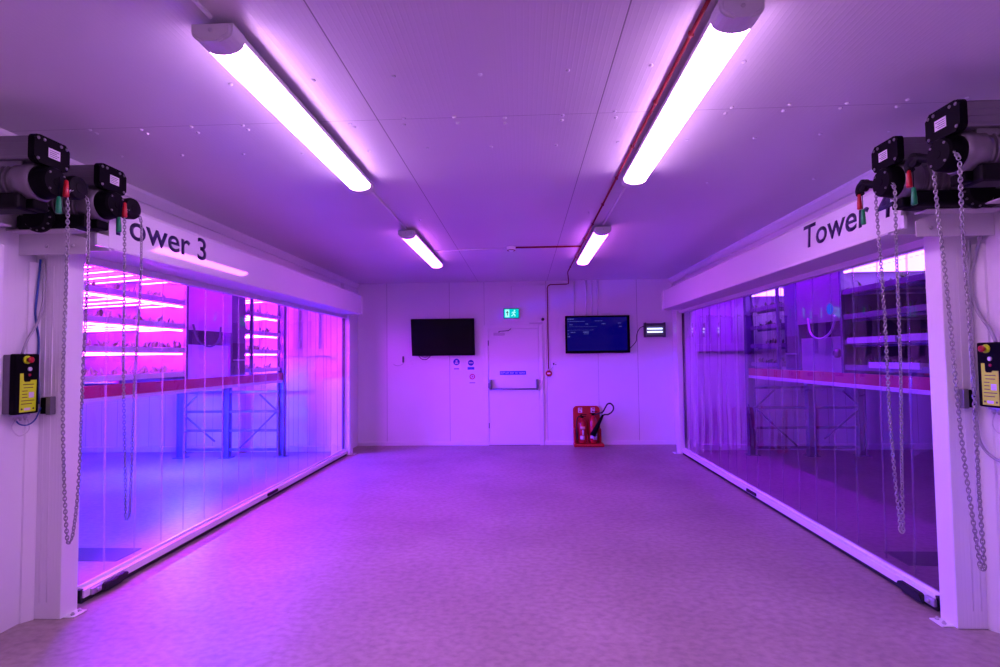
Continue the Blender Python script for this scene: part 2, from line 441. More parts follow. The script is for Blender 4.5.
lamp(LXR, 5.42, 7.42, 'far glowing batten lamp on the right, at the red pipe branch', M_diff2)
lamp(LXL, -1.38, .43, 'glowing batten lamp behind the camera on the left')
lamp(LXR, -1.38, .43, 'glowing batten lamp behind the camera on the right')
lamp(LXL, -4.9, -3.0, 'added unseen batten lamp at the far end behind the camera on the left')  # extra pair out of view, added to brighten the near walls
lamp(LXR, -4.9, -3.0, 'added unseen batten lamp at the far end behind the camera on the right')

# ------------------------------------------------------------------ conduits and pipes
def pipe(name, pts, r, m, label, cat, group=None, seg=8, parent=None):
    bm = new(); add_tube(bm, pts, r, seg)
    o = obj(name, bm, m, parent)
    if parent is None: tag(o, label, cat, group)
    return o
zc = H-.012
t = pipe('red_pipe', [(.705, -1.5, zc), (.705, 8.48, zc), (.715, 8.6, zc), (.80, YB-.05, zc)] + [(.80, YB-.016, H-.05), (.80, YB-.014, H-.06)] +
     [(.76, YB-.014, H-.066), (.48, YB-.014, H-.07), (.44, YB-.014, H-.09), (.425, YB-.014, H-.13), (.425, YB-.014, 1.32)], .0085, M_redpipe,
     'thin red pipe running along the ceiling and down the back wall beside the door', 'pipe')
for y in (.9, 2.2, 2.8, 3.4, 4.0, 4.7, 5.4, 6.1, 7.2, 8.0):
    bm = new(); add_box(bm, .694, .716, y-.008, y+.008, H-.024, H, .003); obj('clip', bm, M_redpipe, t)
bm = new(); add_tube(bm, [(.705, 6.50, zc), (-.10, 6.50, zc)], .0105, 8); obj('branch', bm, M_redpipe, t)
# detector
t = thing('smoke_detector', 'small round white smoke detector on the ceiling at the end of the red branch', 'smoke detector', (-.14, 6.50, H))
bm = new(); add_lathe(bm, (-.14, 6.50, H), (0, 0, -1), [(0, .055), (.018, .055), (.03, .046), (.034, .03), (.05, .028), (.056, .02)], 24); obj('body', bm, M_white, t)
bm = new(); add_tube(bm, [(-.14+.048*math.cos(a), 6.50+.048*math.sin(a), H-.045) for a in [2*PI*k/20 for k in range(20)]], .004, 6, closed=True); obj('guard_ring', bm, M_redpipe, t)
zc2 = H-.012
pipe('white_conduit', [(LXL, .43, zc2), (LXL, 1.97, zc2)], .009, M_white, 'white conduit on the ceiling running into the near end of the near left lamp', 'conduit')
pipe('white_conduit', [(LXL, 3.96, zc2), (LXL, 5.40, zc2)], .009, M_white, 'white conduit on the ceiling joining the near and far left lamps', 'conduit')
pipe('white_conduit', [(LXR, 3.97, zc2), (LXR, 5.42, zc2)], .009, M_white, 'white conduit on the ceiling joining the near and far right lamps', 'conduit')
pipe('white_conduit', [(LXR, .43, zc2), (LXR, 1.95, zc2)], .009, M_white, 'white conduit on the ceiling running into the near end of the near right lamp', 'conduit')
pipe('white_conduit', [(LXL+.08, 6.62, zc2), (-.20, 6.52, zc2)], .007, M_white, 'thin white conduit from the far left lamp across to the smoke detector', 'conduit')
pipe('white_conduit', [(-.215, YB-.01, H-.075), (-.215, YB-.01, 2.42)], .009, M_white, 'short white conduit dropping to the green exit sign', 'conduit')
pipe('white_conduit', [(-.215, YB-.01, H-.066), (.42, YB-.01, H-.066)], .008, M_white, 'white conduit along the top of the back wall above the exit sign', 'conduit')
for k, x in enumerate((1.105, 1.211, 1.316)):
    pipe('trunking', [(x, YB-.009, H), (x, YB-.009, 2.2)], .010, M_white, ['white trunking dropping to the lit screen, leftmost of the close three', 'white trunking dropping to the lit screen, middle of the close three', 'white trunking dropping to the lit screen, rightmost of the close three'][k], 'conduit', 'trunking above the lit screen')
pipe('trunking', [(.894, YB-.009, H), (.894, YB-.009, 2.2)], .008, M_white, 'thin white trunking above the left part of the lit screen, apart from the others', 'conduit', 'trunking above the lit screen')

# ------------------------------------------------------------------ roller doors
def ribbon_y(side, y, z, wave):
    """gentle sag and ripple of the hanging vinyl (metres toward the aisle)"""
    if side < 0: return .004*math.sin(y*11+z*.7) + .003*math.sin(y*5.3-z*1.9)
    low = max(0, 1.3-z)/1.3; far = max(0, min(1, (y-5.2)/2.6))
    return .004*math.sin(y*11+z*.7) + .018*low*far*math.sin(y*19+1.3*math.sin(z*3)) + .006*low*math.sin(y*6+z*2.2)

def roller_door(side, word):
    lab = {-1: 'clear vinyl roller door to the brightly lit magenta room, lettered Tower 3', 1: 'clear vinyl roller door to the dim violet room, lettered Tower 4'}[side]
    s = -side                                     # direction from wall into the aisle
    t = thing('roller_door', lab, 'door', (wx(side, .14), 6.0, 0))
    X = lambda d: wx(side, d)
    # guide posts
    for (ya, yb, near) in ((3.2, YP, True), (YF, 8.78, False)):
        bm = new(); add_box(bm, X(0), X(.21), ya, yb, 0, ZT-.005, .006)
        p = obj('guide_post', bm, M_post if near else M_white, t)
        bm = new(); add_box(bm, X(.09), X(.125), (yb if near else ya-.025), (YN+.012 if near else ya), .0, ZT-.05); obj('rubber_seal', bm, M_rubber, p)
        bm = new(); add_box(bm, X(.205), X(.28), ya+.02, yb-.01, 0, .008, .002)
        bp = obj('base_plate', bm, M_white, p)
        for yy in (ya+.045, yb-.03):
            bm = new(); add_lathe(bm, (X(.25), yy, .008), (0, 0, 1), [(0, .011), (.008, .011), (.008, .007), (.016, .006)], 6); obj('bolt', bm, M_steel, bp)
        if near:
            for zz in (.06, 1.15, 1.9):
                bm = new(); add_lathe(bm, (X(.035), ya, zz), (0, -1, 0), [(0, .006), (.002, .005)], 8); obj('screw', bm, M_dark, p)
            for (dd) in (.075, .12):
                bm = new(); add_tube(bm, [(X(dd), ya-.0, .1), (X(dd), ya-.0, 2.15)], .0025, 6); obj('pressed_rib', bm, M_white, p)
    # header box
    zt = 2.556; fd = .475; lean = .006 if side < 0 else .016
    bm = new()
    poly = [(0, 0), (fd-.004, 0), (fd, .004), (fd-lean, zt-ZT-.02), (fd-lean-.012, zt-ZT), (.05, zt-ZT), (0, zt-ZT)]
    add_prism(bm, poly, (X(0), 3.24, ZT), (s, 0, 0), (0, 0, 1), (0, 8.38-3.24, 0))
    hd = obj('header_box', bm, M_header, t)
    bm = new(); add_box(bm, X(.02), X(fd-.004), 3.245, 8.375, ZT-.004, ZT+.001); obj('underside', bm, M_satin, hd)
    bm = new(); add_box(bm, X(.10), X(.165), YP, YF, 2.205, ZT-.004, .003); obj('inner_lip', bm, M_satin, hd)
    bm = new(); ysk = 3.195 if side < 0 else 3.13
    add_prism(bm, [(fd-.02, 0), (fd, .004), (fd-lean, zt-ZT-.02), (fd-.02, zt-ZT-.02)], (X(0), ysk, ZT), (s, 0, 0), (0, 0, 1), (0, 3.24-ysk, 0)); add_box(bm, X(fd-.02), X(fd-.002), 3.105, ysk, ZT, 2.33, .002); obj('front_skin', bm, M_header, hd)
    for ye in (3.222, 8.38):
        e_ = -.021 if ye < 4 else .008
        bm = new(); add_prism(bm, [(0.02, -.012), (fd+e_, -.012), (fd+e_, zt-ZT-.03), (fd-.03, zt-ZT+.008), (.02, zt-ZT+.008)], (X(0), ye, ZT), (s, 0, 0), (0, 0, 1), (0, .018, 0))
        e = obj('end_plate', bm, M_white, hd)
    bm = new(); add_box(bm, X(.30), X(.44), 8.398, 8.45, ZT+.05, ZT+.22, .01); add_lathe(bm, (X(.40), 8.45, ZT+.15), (0, 1, 0), [(0, .03), (.03, .03)], 16); obj('end_bearing', bm, M_galvplate, t)
    # lettering
    if side < 0: bm = text_mesh(word, 1.035, .178, (X(fd+.0005-lean*.3), 3.18, 2.350), (0, 1, 0), (-s*lean/.28, 0, 1), .0012, .012)
    else: bm = text_mesh(word, 1.0, .178, (X(fd+.0005-lean*.3), 4.20, 2.348), (0, -1, 0), (-s*lean/.28, 0, 1), .0012, .012)
    obj('lettering', bm, M_navy, hd)
    # curtain: a fine mesh of welded panels
    dC = .135; ny, nz = 180, 70
    bm = new(); grid = []
    ys = [YN+.004 + (YF-YN-.008)*i/ny for i in range(ny+1)]; zs = [.10 + (ZT+.05-.10)*j/nz for j in range(nz+1)]
    def back_off(z):                          # how far the sheet leans away from the aisle at height z
        if side < 0: return .012*max(0, z-.2)/2.1
        a = .03*(z-.2)/2.1
        return max(a, 0)
    for y in ys:
        row = []
        for z in zs:
            u = ((y-3.33) % .29)/.29
            bulge = .006*math.sin(PI*u) + ribbon_y(side, y, z, 0)
            row.append(bm.verts.new((X(dC + bulge*min(1, (z-.13)*6) - back_off(z)), y, z)))
        grid.append(row)
    for i in range(ny):
        for j in range(nz):
            f = bm.faces.new([grid[i][j], grid[i+1][j], grid[i+1][j+1], grid[i][j+1]]); f.smooth = True
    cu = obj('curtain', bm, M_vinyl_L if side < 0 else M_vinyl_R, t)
    y = 3.33+.29
    while y < YF-.05:
        bm = new(); pts_ = []
        rows = []
        for z in zs[1:]:
            off = ribbon_y(side, y, z, 0) + .004
            x = X(dC + off - back_off(z))
            rows.append([bm.verts.new((x, y-.011, z)), bm.verts.new((x+s*.0025, y, z)), bm.verts.new((x, y+.011, z))])
        for a, b in zip(rows, rows[1:]):
            for k in range(2):
                f = bm.faces.new([a[k], a[k+1], b[k+1], b[k]]); f.smooth = True
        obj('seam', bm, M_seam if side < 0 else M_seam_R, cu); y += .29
    # bottom bar
    bm = new(); add_box(bm, X(.125), X(.175), YN+.03, YF-.02, .030, .082, .004)
    bar = obj('bottom_bar', bm, M_white, t)
    bm = new(); add_box(bm, X(.115), X(.135), YN+.03, YF-.02, .076, .104, .003); obj('clamp_strip', bm, M_white, bar)
    bm = new(); add_box(bm, X(.118), X(.17), YN+.02, YF-.02, .001, .034, .006); obj('rubber_seal', bm, M_rubber, bar)
    bm = new(); add_box(bm, X(.13), X(.165), YN+.013, YN+.04, .025, .09, .003); obj('end_guide', bm, M_rubber, bar)
    ay = 3.54 if side < 0 else 3.47
    bm = new()
    add_prism(bm, [(0, .018), (.05, .010), (.18, .014), (.24, .055), (.22, .072), (.03, .068)], (X(.172), ay, 0), (0, 1, 0), (0, 0, 1), (s*.035, 0, 0))
    bmesh.ops.bevel(bm, geom=list(bm.edges), offset=.006, segments=2, affect='EDGES')
    g = obj('edge_switch', bm, M_rubber, bar)
    bm = new(); add_box(bm, X(.172), X(.195), ay-.075, ay+.005, .03, .075, .006); add_lathe(bm, (X(.19), ay-.035, .053), (s, 0, 0), [(0, .013), (.018, .012), (.02, .006)], 12); obj('cable_gland', bm, M_steel, g)
    bm = new(); add_box(bm, X(.172), X(.19), 5.9, 6.14, .04, .075, .008); obj('pull_handle', bm, M_rubber, bar)
    # foot end of header: lit inner roller
    bm = new(); add_lathe(bm, (X(.27), 3.3, ZT+.16), (0, 1, 0), [(0, .1), (4.9, .1)], 20)
    bm.free()
    return t
roller_door(-1, 'Tower 3')
roller_door(1, 'Tower 4')

# ------------------------------------------------------------------ door operators (motors), brackets, chains
def operator(side, yc, cd, wheel, label, near):
    """yc: centre of the cover along the aisle; cd: distance of the cover face from the wall; wheel: offset of the hand-chain wheel"""
    s = -side; X = lambda d: wx(side, d)
    t = thing('door_operator', label, 'motor', (X(cd-.2), yc, 2.33), 'door operators on the brackets')
    face = cd
    # junction box
    bm = new(); add_box(bm, X(.04), X(face-.03), yc-.095, yc+.095, 2.585, 2.708, .008)
    jb = obj('junction_box', bm, M_alu, t)
    bm = new()
    for k in range(3): add_box(bm, X(.05), X(face-.04), yc-.0975, yc-.0945, 2.60+.034*k, 2.604+.034*k)
    obj('cooling_rib', bm, M_alu, jb)
    bm = new(); add_prism(bm, rrect(.212, .146, .028), (X(face-.035), yc, 2.645), (0, 1, 0), (0, 0, 1), (s*.035, 0, 0))
    bmesh.ops.bevel(bm, geom=[e for e in bm.edges if abs((e.verts[0].co.x+e.verts[1].co.x)/2 - X(face)) < 1e-4], offset=.006, segments=2, affect='EDGES')
    cv = obj('cover', bm, M_black, t)
    for (dy, dz) in ((-.085, .052), (.085, .052), (-.085, -.052), (.085, -.052), (-.05, .054), (.05, .054)):
        bm = new(); add_lathe(bm, (X(face-.001), yc+dy, 2.645+dz), (s, 0, 0), [(0, .0085), (.004, .008), (.006, .004)], 10); obj('screw', bm, M_alu, cv)
    bm = new(); add_box(bm, X(face-.001), X(face+.0015), yc-.026+.0*s, yc+.044, 2.618, 2.668); lb = obj('rating_label', bm, M_label, cv)
    bm = new()
    for k in range(4): add_box(bm, X(face+.0015), X(face+.002), yc-.02, yc+.025+.004*(k % 2)*3, 2.625+.01*k, 2.628+.01*k)
    obj('label_print', bm, M_dark, lb)
    # motor: finned body along X
    bm = new(); prof = [(0, .07), (.01, .098)]
    L = face-.05-.05
    nf = 12
    for k in range(nf):
        a = .02 + (L-.12)*k/nf; prof += [(a, .098), (a+.012, .098), (a+.014, .086), (a+(L-.12)/nf-.002, .086)]
    prof += [(L-.09, .10), (L-.02, .10), (L, .09)]
    add_lathe(bm, (X(.05), yc, 2.492), (s, 0, 0), prof, 36); mo = obj('motor_body', bm, M_alu, t)
    bm = new(); add_box(bm, X(.1), X(face-.1), yc-.07, yc+.07, 2.55, 2.59, .005); obj('motor_saddle', bm, M_alu, mo)
    # black gear end
    bm = new(); add_lathe(bm, (X(face-.06), yc, 2.492), (s, 0, 0), [(0, .085), (.03, .085), (.04, .082), (.075, .078), (.085, .07), (.086, .02), (.09, .018), (.09, .004)], 36); ge = obj('end_housing', bm, M_black, t)
    for a in (45, 135, 225, 315):
        bm = new(); add_lathe(bm, (X(face+.024), yc+.06*math.cos(math.radians(a)), 2.492+.06*math.sin(math.radians(a))), (s, 0, 0), [(0, .006), (.006, .006), (.007, .003)], 6); obj('bolt', bm, M_alu, ge)
    # wheel housing
    wy = yc+wheel
    if abs(wheel) > .05:
        bm = new(); add_lathe(bm, (X(face-.05), wy, 2.508), (s, 0, 0), [(0, .055), (.01, .063), (.06, .066), (.075, .06), (.08, .03), (.085, .028), (.087, .01)], 32)
        add_box(bm, X(face-.05), X(face+.0), yc+.03*(1 if wheel > 0 else -1), wy, 2.475, 2.535, .01)
        wh = obj('chain_wheel_housing', bm, M_black2, t)
    else:
        # clutch lever arm on the far side
        ly = yc+.19
        bm = new(); add_tube(bm, smooth_path([(X(face-.03), yc+.06, 2.50), (X(face-.02), yc+.13, 2.52), (X(face), ly, 2.545), (X(face), ly+.035, 2.52), (X(face), ly+.03, 2.49)], 5), .022, 10)
        add_lathe(bm, (X(face-.02), ly, 2.535), (s, 0, 0), [(0, .035), (.03, .035), (.035, .02)], 20); wh = obj('release_lever', bm, M_black2, t)
    # gearbox below
    bm = new(); add_box(bm, X(.06), X(face-.10), yc-.09, yc+.04, 2.336, 2.42, .015)
    add_lathe(bm, (X(.22), yc-.09, 2.395), (0, -1, 0), [(0, .085), (.02, .085), (.03, .07), (.05, .065)], 28)
    gb = obj('gearbox', bm, M_black2, t)
    for k in range(12):
        bm = new(); a = 2*PI*k/12; c = (X(.22)+.074*math.cos(a), yc-.11, 2.395+.074*math.sin(a))
        add_lathe(bm, c, (0, -1, 0), [(0, .007), (.01, .006)], 6); obj('bolt', bm, M_alu, gb)
    # plug connector
    bm = new(); add_box(bm, X(face-.16), X(face-.06), yc-.04, yc+.05, 2.345, 2.40, .01); obj('limit_switch_box', bm, M_black, t)
    return t

def handles(side, pts, label):
    """red and green pull handles on a cord"""
    X = lambda d: wx(side, d)
    (d, y, ztop, zr, y2, zg) = pts
    t = thing('pull_cord', label, 'pull cord', (X(d), y, ztop))
    bm = new(); add_tube(bm, [(X(d), y, ztop), (X(d), y, zr-.03)], .002, 6); add_tube(bm, [(X(d-.006), y2, ztop), (X(d-.006), y2, zg-.03)], .002, 6); obj('cord', bm, M_black, t)
    for (nm, m, yy, zz, dd) in (('red_handle', M_red, y, zr, d), ('green_handle', M_green, y2, zg, d-.006)):
        bm = new(); add_lathe(bm, (X(dd), yy, zz+.045), (0, 0, -1), [(0, .006), (.004, .009), (.05, .0125), (.085, .014), (.09, .010)], 14); obj(nm, bm, m, t)
    return t

def chain(side, d, y0, y1, ztop, zbot, label, ycb, pw=1.3):
    """closed loop of hand chain: up one strand, over the wheel, down the other"""
    X = wx(side, d)
    path = []
    n = 60
    for i in range(n+1):
        t = i/n; z = ztop + (zbot+.03-ztop)*t; k = t**pw
        path.append(Vector((X, y0 + (ycb-.014-y0)*k + .004*math.sin(t*9), z)))
    for a in (210, 240, 270, 300, 330):
        path.append(Vector((X, ycb+.014*math.cos(math.radians(a)), zbot+.016+.014*math.sin(math.radians(a)))))
    for i in range(n, -1, -1):
        t = i/n; z = ztop + (zbot+.03-ztop)*t; k = t**pw
        path.append(Vector((X+.006*math.sin(t*7), y1 + (ycb+.014-y1)*k + .004*math.sin(t*8+1), z)))
    r = abs(y1-y0)/2
    for k in range(1, 10):
        a = PI*k/10; path.append(Vector((X, (y0+y1)/2 + (y1-y0)/2*math.cos(a), ztop+r*math.sin(a))))
    path.append(path[0])
    # resample
    pitch = .0175; pts = [path[0]]; acc = 0; cur = path[0]
    for q in path[1:]:
        seg = (q-cur).length
        while acc + seg >= pitch:
            f = (pitch-acc)/seg; cur = cur + (q-cur)*f; pts.append(cur.copy()); seg = (q-cur).length; acc = 0
        acc += seg; cur = q
    bm = new()
    for i in range(len(pts)-1):
        c = (pts[i]+pts[i+1])/2; dd = (pts[i+1]-pts[i]).normalized()
        u, w = frame_for(dd)
        ang = (PI/2 if i % 2 else 0) + .5 + .25*math.sin(i*.21); a = u*math.cos(ang)+w*math.sin(ang)
        hl, hw = .0135, .0072
        ring = [c + dd*(hl*math.sin(q)) * 1.0 + a*(hw*math.cos(q)*(1 if abs(math.cos(q)) < .95 else 1)) for q in [2*PI*k/10 for k in range(10)]]
        add_tube(bm, ring, .0028, 5, closed=True)
    o = obj('hand_chain', bm, M_chain)
    tag(o, label, 'chain', 'hand chains of the door operators')
    return o

def bracket(side, y0, y1, d0, d1, z1, label, plate=True):
    s = -side; X = lambda d: wx(side, d)
    bm = new()
    # top shelf with folded front lip
    add_box(bm, X(d0), X(d1), y0, y1, z1-.008, z1, .002)
    o = thing('motor_bracket', label, 'bracket', (X(d0), y0, z1-.14))
    sh = obj('shelf', bm, M_galvplate, o)
    if plate:
        bm = new(); poly = [(d0, 0), (d1, 0), (d1, .085), (d1-.02, .10), (d1-.13, .128), (d0, .128)]
        add_prism(bm, [(p[0], p[1]) for p in poly], (X(0), y0+.085, z1-.134), (s, 0, 0), (0, 0, 1), (0, .008, 0)); pl = obj('front_plate', bm, M_galvplate, o)
        for dd in ((d0+d1)/2-.03, d1-.08):
            bm = new(); add_lathe(bm, (X(dd), y0+.085, z1-.085), (0, -1, 0), [(0, .011), (.008, .011), (.009, .006), (.014, .006)], 6); obj('bolt', bm, M_steel, pl)
    else:
        bm = new(); add_prism(bm, [(d0, 0), (d0+.02, 0), (d1, .11), (d1, .12), (d0, .12)], (X(0), y0, z1-.128), (s, 0, 0), (0, 0, 1), (0, .008, 0)); obj('gusset', bm, M_galvplate, o)
    return o

for side in (-1, 1):
    L = side < 0; nm = 'left' if L else 'right'
    cd = .58 if L else .62
    yn, yf = (2.67, 3.087) if L else (2.61, 3.022)
    wheel = .142 if L else 0
    operator(side, yn, cd, wheel, 'nearer of the two motor drives with black cover high on the %s wall' % nm, True)
    operator(side, yf, cd, wheel, 'farther of the two motor drives, over the %s door post beside the lettered header' % nm, False)
    bracket(side, 3.00, 3.095, .0, .42, 2.334, 'pale steel motor bracket bolted across the top of the %s door post' % nm, True)
    bracket(side, 2.60, 2.90, .0, .14 if L else .2, 2.334, 'narrow pale steel motor shelf on the %s wall at the photo edge' % nm, False)
    for (yc, who) in ((yn, 'nearer'), (yf, 'farther')):
        if L:
            y0, y1, yb = (2.745, 2.878, 2.803) if who == 'nearer' else (3.156, 3.298, 3.222)
            chain(side, .60, y0, y1, 2.435, .59, 'steel hand chain loop hanging from the %s left motor drive' % who, yb, 6.0 if who == 'nearer' else 1.6)
            handles(side, (cd+.05, yc+.03, 2.52, 2.468, yc-.006, 2.37), 'red and green pull handles hanging at the %s left motor drive' % who)
        else:
            y0, y1, yb = (2.505, 2.655, 2.49) if who == 'nearer' else (2.933, 3.087, 2.993)
            chain(side, .63, y0, y1, 2.415, .60, 'steel hand chain loop hanging from the %s right motor drive' % who, yb)
            handles(side, (cd+.01, yc+.215, 2.50, 2.445, yc+.195, 2.35), 'red and green pull handles hanging at the %s right motor drive' % who)

# neighbouring door posts at the edges of the photo
for side in (-1, 1):
    nm = 'left' if side < 0 else 'right'
    bm = new(); add_box(bm, wx(side, 0), wx(side, .2), 2.62, 2.80, 0, 2.20, .006)
    o = obj('neighbouring_door_post', bm, M_white)
    if side < 0: tag(o, 'pale post of the neighbouring door at the left photo edge', 'post')
    else: tag(o, 'pale post of the neighbouring door at the right photo edge', 'post')

# ------------------------------------------------------------------ control boxes
def control_box(side, label):
    s = -side; X = lambda d: wx(side, d)
    y0, y1 = (3.0, 3.155) if side < 0 else (2.985, 3.14)
    z0, z1 = 1.25, 1.605
    t = thing('control_box', label, 'control box', (X(0), (y0+y1)/2, z0), 'door control boxes')
    bm = new(); add_box(bm, X(0), X(.045), y0+.004, y1-.004, z0+.004, z1-.004, .006); obj('back_box', bm, M_alu if side < 0 else M_dark, t)
    bm = new(); add_box(bm, X(.045), X(.085), y0, y1, z0, z1, .008); cvr = obj('front_cover', bm, M_black, t)
    f = .0851
    ym = (y0+y1)/2; uy = 1 if side < 0 else -1       # reading direction along Y
    Y = lambda a: ym + uy*a
    bm = new(); h = z1-z0
    add_prism(bm, [(-.05, .012), (.055, .012), (.058, .20), (.02, .20), (.015, .19), (-.02, .19), (-.026, .2), (-.028, .24), (-.05, .24)], (X(f), Y(0), z0), (0, uy, 0), (0, 0, 1), (s*.001, 0, 0)); yl = obj('warning_label', bm, M_yellow, cvr)
    bm = new()
    for k, (a, b) in enumerate(((-.03, .04), (-.025, .035), (-.035, .0), (-.035, -.002), (-.035, .0), (-.04, .045), (-.04, .03))):
        z = z0+.172-.019*k; add_box(bm, X(f+.001), X(f+.0014), Y(a), Y(b), z, z+.004)
    add_lathe(bm, (X(f+.001), Y(-.035), z0+.03), (s, 0, 0), [(0, .006), (.0005, .006)], 10)
    add_lathe(bm, (X(f+.001), Y(.04), z0+.03), (s, 0, 0), [(0, .006), (.0005, .006)], 10)
    obj('label_print', bm, M_ink, yl)
    bm = new(); add_box(bm, X(f+.001), X(f+.0018), Y(.008), Y(.042), z0+.095, z0+.128); add_box(bm, X(f+.001), X(f+.0018), Y(-.02), Y(.02), z0+.022, z0+.036); obj('serial_sticker', bm, M_label, yl)
    # buttons
    bm = new(); add_lathe(bm, (X(f), Y(-.01), z1-.035), (s, 0, 0), [(0, .024), (.008, .024), (.009, .012), (.012, .012)], 20); eb = obj('emergency_stop', bm, M_yellow, cvr)
    bm = new(); add_lathe(bm, (X(f+.010), Y(-.01), z1-.035), (s, 0, 0), [(0, .012), (.01, .012), (.012, .018), (.022, .018), (.027, .012)], 20); obj('stop_button', bm, M_red, eb)
    bm = new(); add_lathe(bm, (X(f), Y(.01), z1-.09), (s, 0, 0), [(0, .012), (.006, .012), (.007, .009), (.004, .008)], 18); obj('key_switch', bm, M_label, cvr)
    bm = new(); add_lathe(bm, (X(f), Y(.01), z1-.125), (s, 0, 0), [(0, .008), (.004, .008)], 14); obj('red_indicator', bm, M_red, cvr)
    bm = new(); add_box(bm, X(.02), X(.06), ym-.05, ym+.05, z0-.012, z0+.002, .003)
    for a in (-.03, 0, .03): add_lathe(bm, (X(.045), ym+a, z0-.01), (0, 0, -1), [(0, .012), (.018, .012), (.019, .007), (.03, .006)], 10)
    obj('cable_gland', bm, M_steel, t)
    return t
control_box(-1, 'black and yellow door control box on the left wall by the post')
control_box(1, 'black and yellow door control box cut by the right photo edge')
for side in (-1, 1):
    s = -side; X = lambda d: wx(side, d)
    d0 = .088 if side < 0 else .085
    t = thing('photocell', '%s photocell sensor on the front of the %s door post' % ('small black and silver', 'left' if side < 0 else 'right'), 'sensor', (X(d0+.04), 3.2, 1.235))
    bm = new(); add_box(bm, X(d0-.005), X(d0+.035), 3.165, 3.199, 1.24, 1.34, .004); obj('sensor_body', bm, M_black, t)
    bm = new(); add_box(bm, X(d0+.035), X(d0+.065), 3.16, 3.199, 1.235, 1.345, .003); obj('side_plate', bm, M_alu, t)

def cable(name, pts, r, m, label, n=6):
    bm = new(); add_tube(bm, smooth_path(pts, n), r, 8); o = obj(name, bm, m); tag(o, label, 'cable'); return o
# left cables
cable('blue_cable', [(XL+.05, 3.18, 2.19), (XL+.045, 3.17, 2.0), (XL+.035, 3.17, 1.85), (XL+.05, 3.18, 1.7), (XL+.05, 3.18, 1.55), (XL+.06, 3.18, 1.30)], .006, M_cable_b, 'blue cable dropping behind the left control box')
cable('grey_cable', [(XL+.066, 3.185, 2.19), (XL+.075, 3.18, 1.95), (XL+.06, 3.16, 1.80), (XL+.045, 3.11, 1.69), (XL+.045, 3.08, 1.606)], .007, M_cable_g, 'grey cable running down into the top of the left control box')
cable('cable_loop', [(XL+.045, 3.05, 1.215), (XL+.05, 3.07, 1.19), (XL+.05, 3.12, 1.18), (XL+.07, 3.15, 1.21), (XL+.09, 3.163, 1.28)], .004, M_cable_b, 'small blue cable loop beneath the left control box')
cable('flex_loop', [(XL+.03, 3.06, 1.215), (XL+.03, 3.04, 1.17), (XL+.04, 3.08, 1.12), (XL+.05, 3.13, 1.15), (XL+.05, 3.12, 1.215)], .003, M_label, 'thin pale cable loop hanging under the left control box')
# right cables
cable('grey_cable', [(XR-.02, 3.12, 2.30), (XR-.04, 3.17, 2.1), (XR-.065, 3.185, 1.95), (XR-.05, 3.17, 1.8), (XR-.04, 3.1, 1.68), (XR-.045, 3.06, 1.606)], .009, M_cable_g, 'grey cable curving down into the top of the right control box')
cable('grey_cable', [(XR-.06, 3.185, 2.19), (XR-.07, 3.185, 1.9), (XR-.075, 3.185, 1.5), (XR-.07, 3.18, 1.2), (XR-.065, 3.17, 1.05), (XR-.04, 3.12, .97), (XR-.02, 3.03, .95), (XR-.02, 2.9, .96)], .008, M_cable_g, 'long grey cable dropping past the right control box and curling away below it')
cable('flex_loop', [(XR-.045, 3.03, 1.215), (XR-.05, 3.02, 1.15), (XR-.05, 3.06, 1.11), (XR-.05, 3.1, 1.15), (XR-.045, 3.09, 1.215)], .003, M_label, 'thin pale cable loop under the right control box')

# ------------------------------------------------------------------ back wall: fire door
DL, DR, DZ = -.628, .256, 2.04
bm = new()
for (a, b, c, d) in ((DL-.075, DL-.005, 0, DZ+.07), (DR+.005, DR+.075, 0, DZ+.07), (DL-.005, DR+.005, DZ+.005, DZ+.07)): add_box(bm, a, b, YB-.03, YB, c, d, .004)
door = thing('door_1', 'white fire exit door with push bar in the back wall', 'door', ((DL+DR)/2, YB, 0)); door['kind'] = 'structure'
obj('door_frame', bm, M_door, door)
bm = new(); add_box(bm, DL, DR, YB-.022, YB, .006, DZ, .003); leaf = obj('door_leaf', bm, M_door, door)
bm = new(); add_box(bm, DL-.005, DR+.005, YB-.03, YB-.001, .0, .006); obj('threshold', bm, M_dark, door)
for z in (.3, 1.0, 1.75):
    bm = new(); add_lathe(bm, (DL-.002, YB-.03, z), (0, 0, 1), [(0, .008), (.09, .008)], 10); obj('hinge', bm, M_chrome, door)
# push bar
bm = new(); yb = YB-.09
for x in (DL+.035, DR-.035): add_box(bm, x-.022, x+.022, YB-.075, YB-.022, .985, 1.15, .008)
for x in (DL+.035, DR-.035): add_box(bm, x-.014, x+.014, yb-.012, YB-.05, .965, 1.05, .006)
pb = obj('push_bar_ends', bm, M_chrome, door)
bm = new(); add_tube(bm, [(DL+.04, yb, .985), (DR-.04, yb, .985)], .013, 12); obj('push_bar', bm, M_chrome, door)
# closer
bm = new(); add_box(bm, DL+.09, DL+.29, YB-.07, YB-.022, 1.93, 1.975, .008); cl = obj('door_closer', bm, M_galvplate, door)
bm = new(); add_tube(bm, [(DL+.19, YB-.05, 1.975), (DL+.19, YB-.05, 2.0), (DL+.36, YB-.075, 2.01), (DL+.40, YB-.03, 2.045)], .007, 8); obj('closer_arm', bm, M_dark, cl)
sg = thing('push_bar_sign', 'blue strip sign with white writing on the fire door', 'sign', (-.19, YB-.023, 1.23))
bm = new(); add_box(bm, -.43, .03, YB-.026, YB-.022, 1.233, 1.297, .001); obj('sign_plate', bm, M_blue, sg)
bm = text_mesh('Push bar to open', .38, .042, (-.37, YB-.0262, 1.243), (1, 0, 0), (0, 0, 1), .0008, .01); obj('lettering', bm, M_white, sg)
bm = new()
for x in (-.415, -.395): add_box(bm, x, x+.009, YB-.027, YB-.026, 1.245, 1.285)
obj('sign_symbol', bm, M_white, sg)

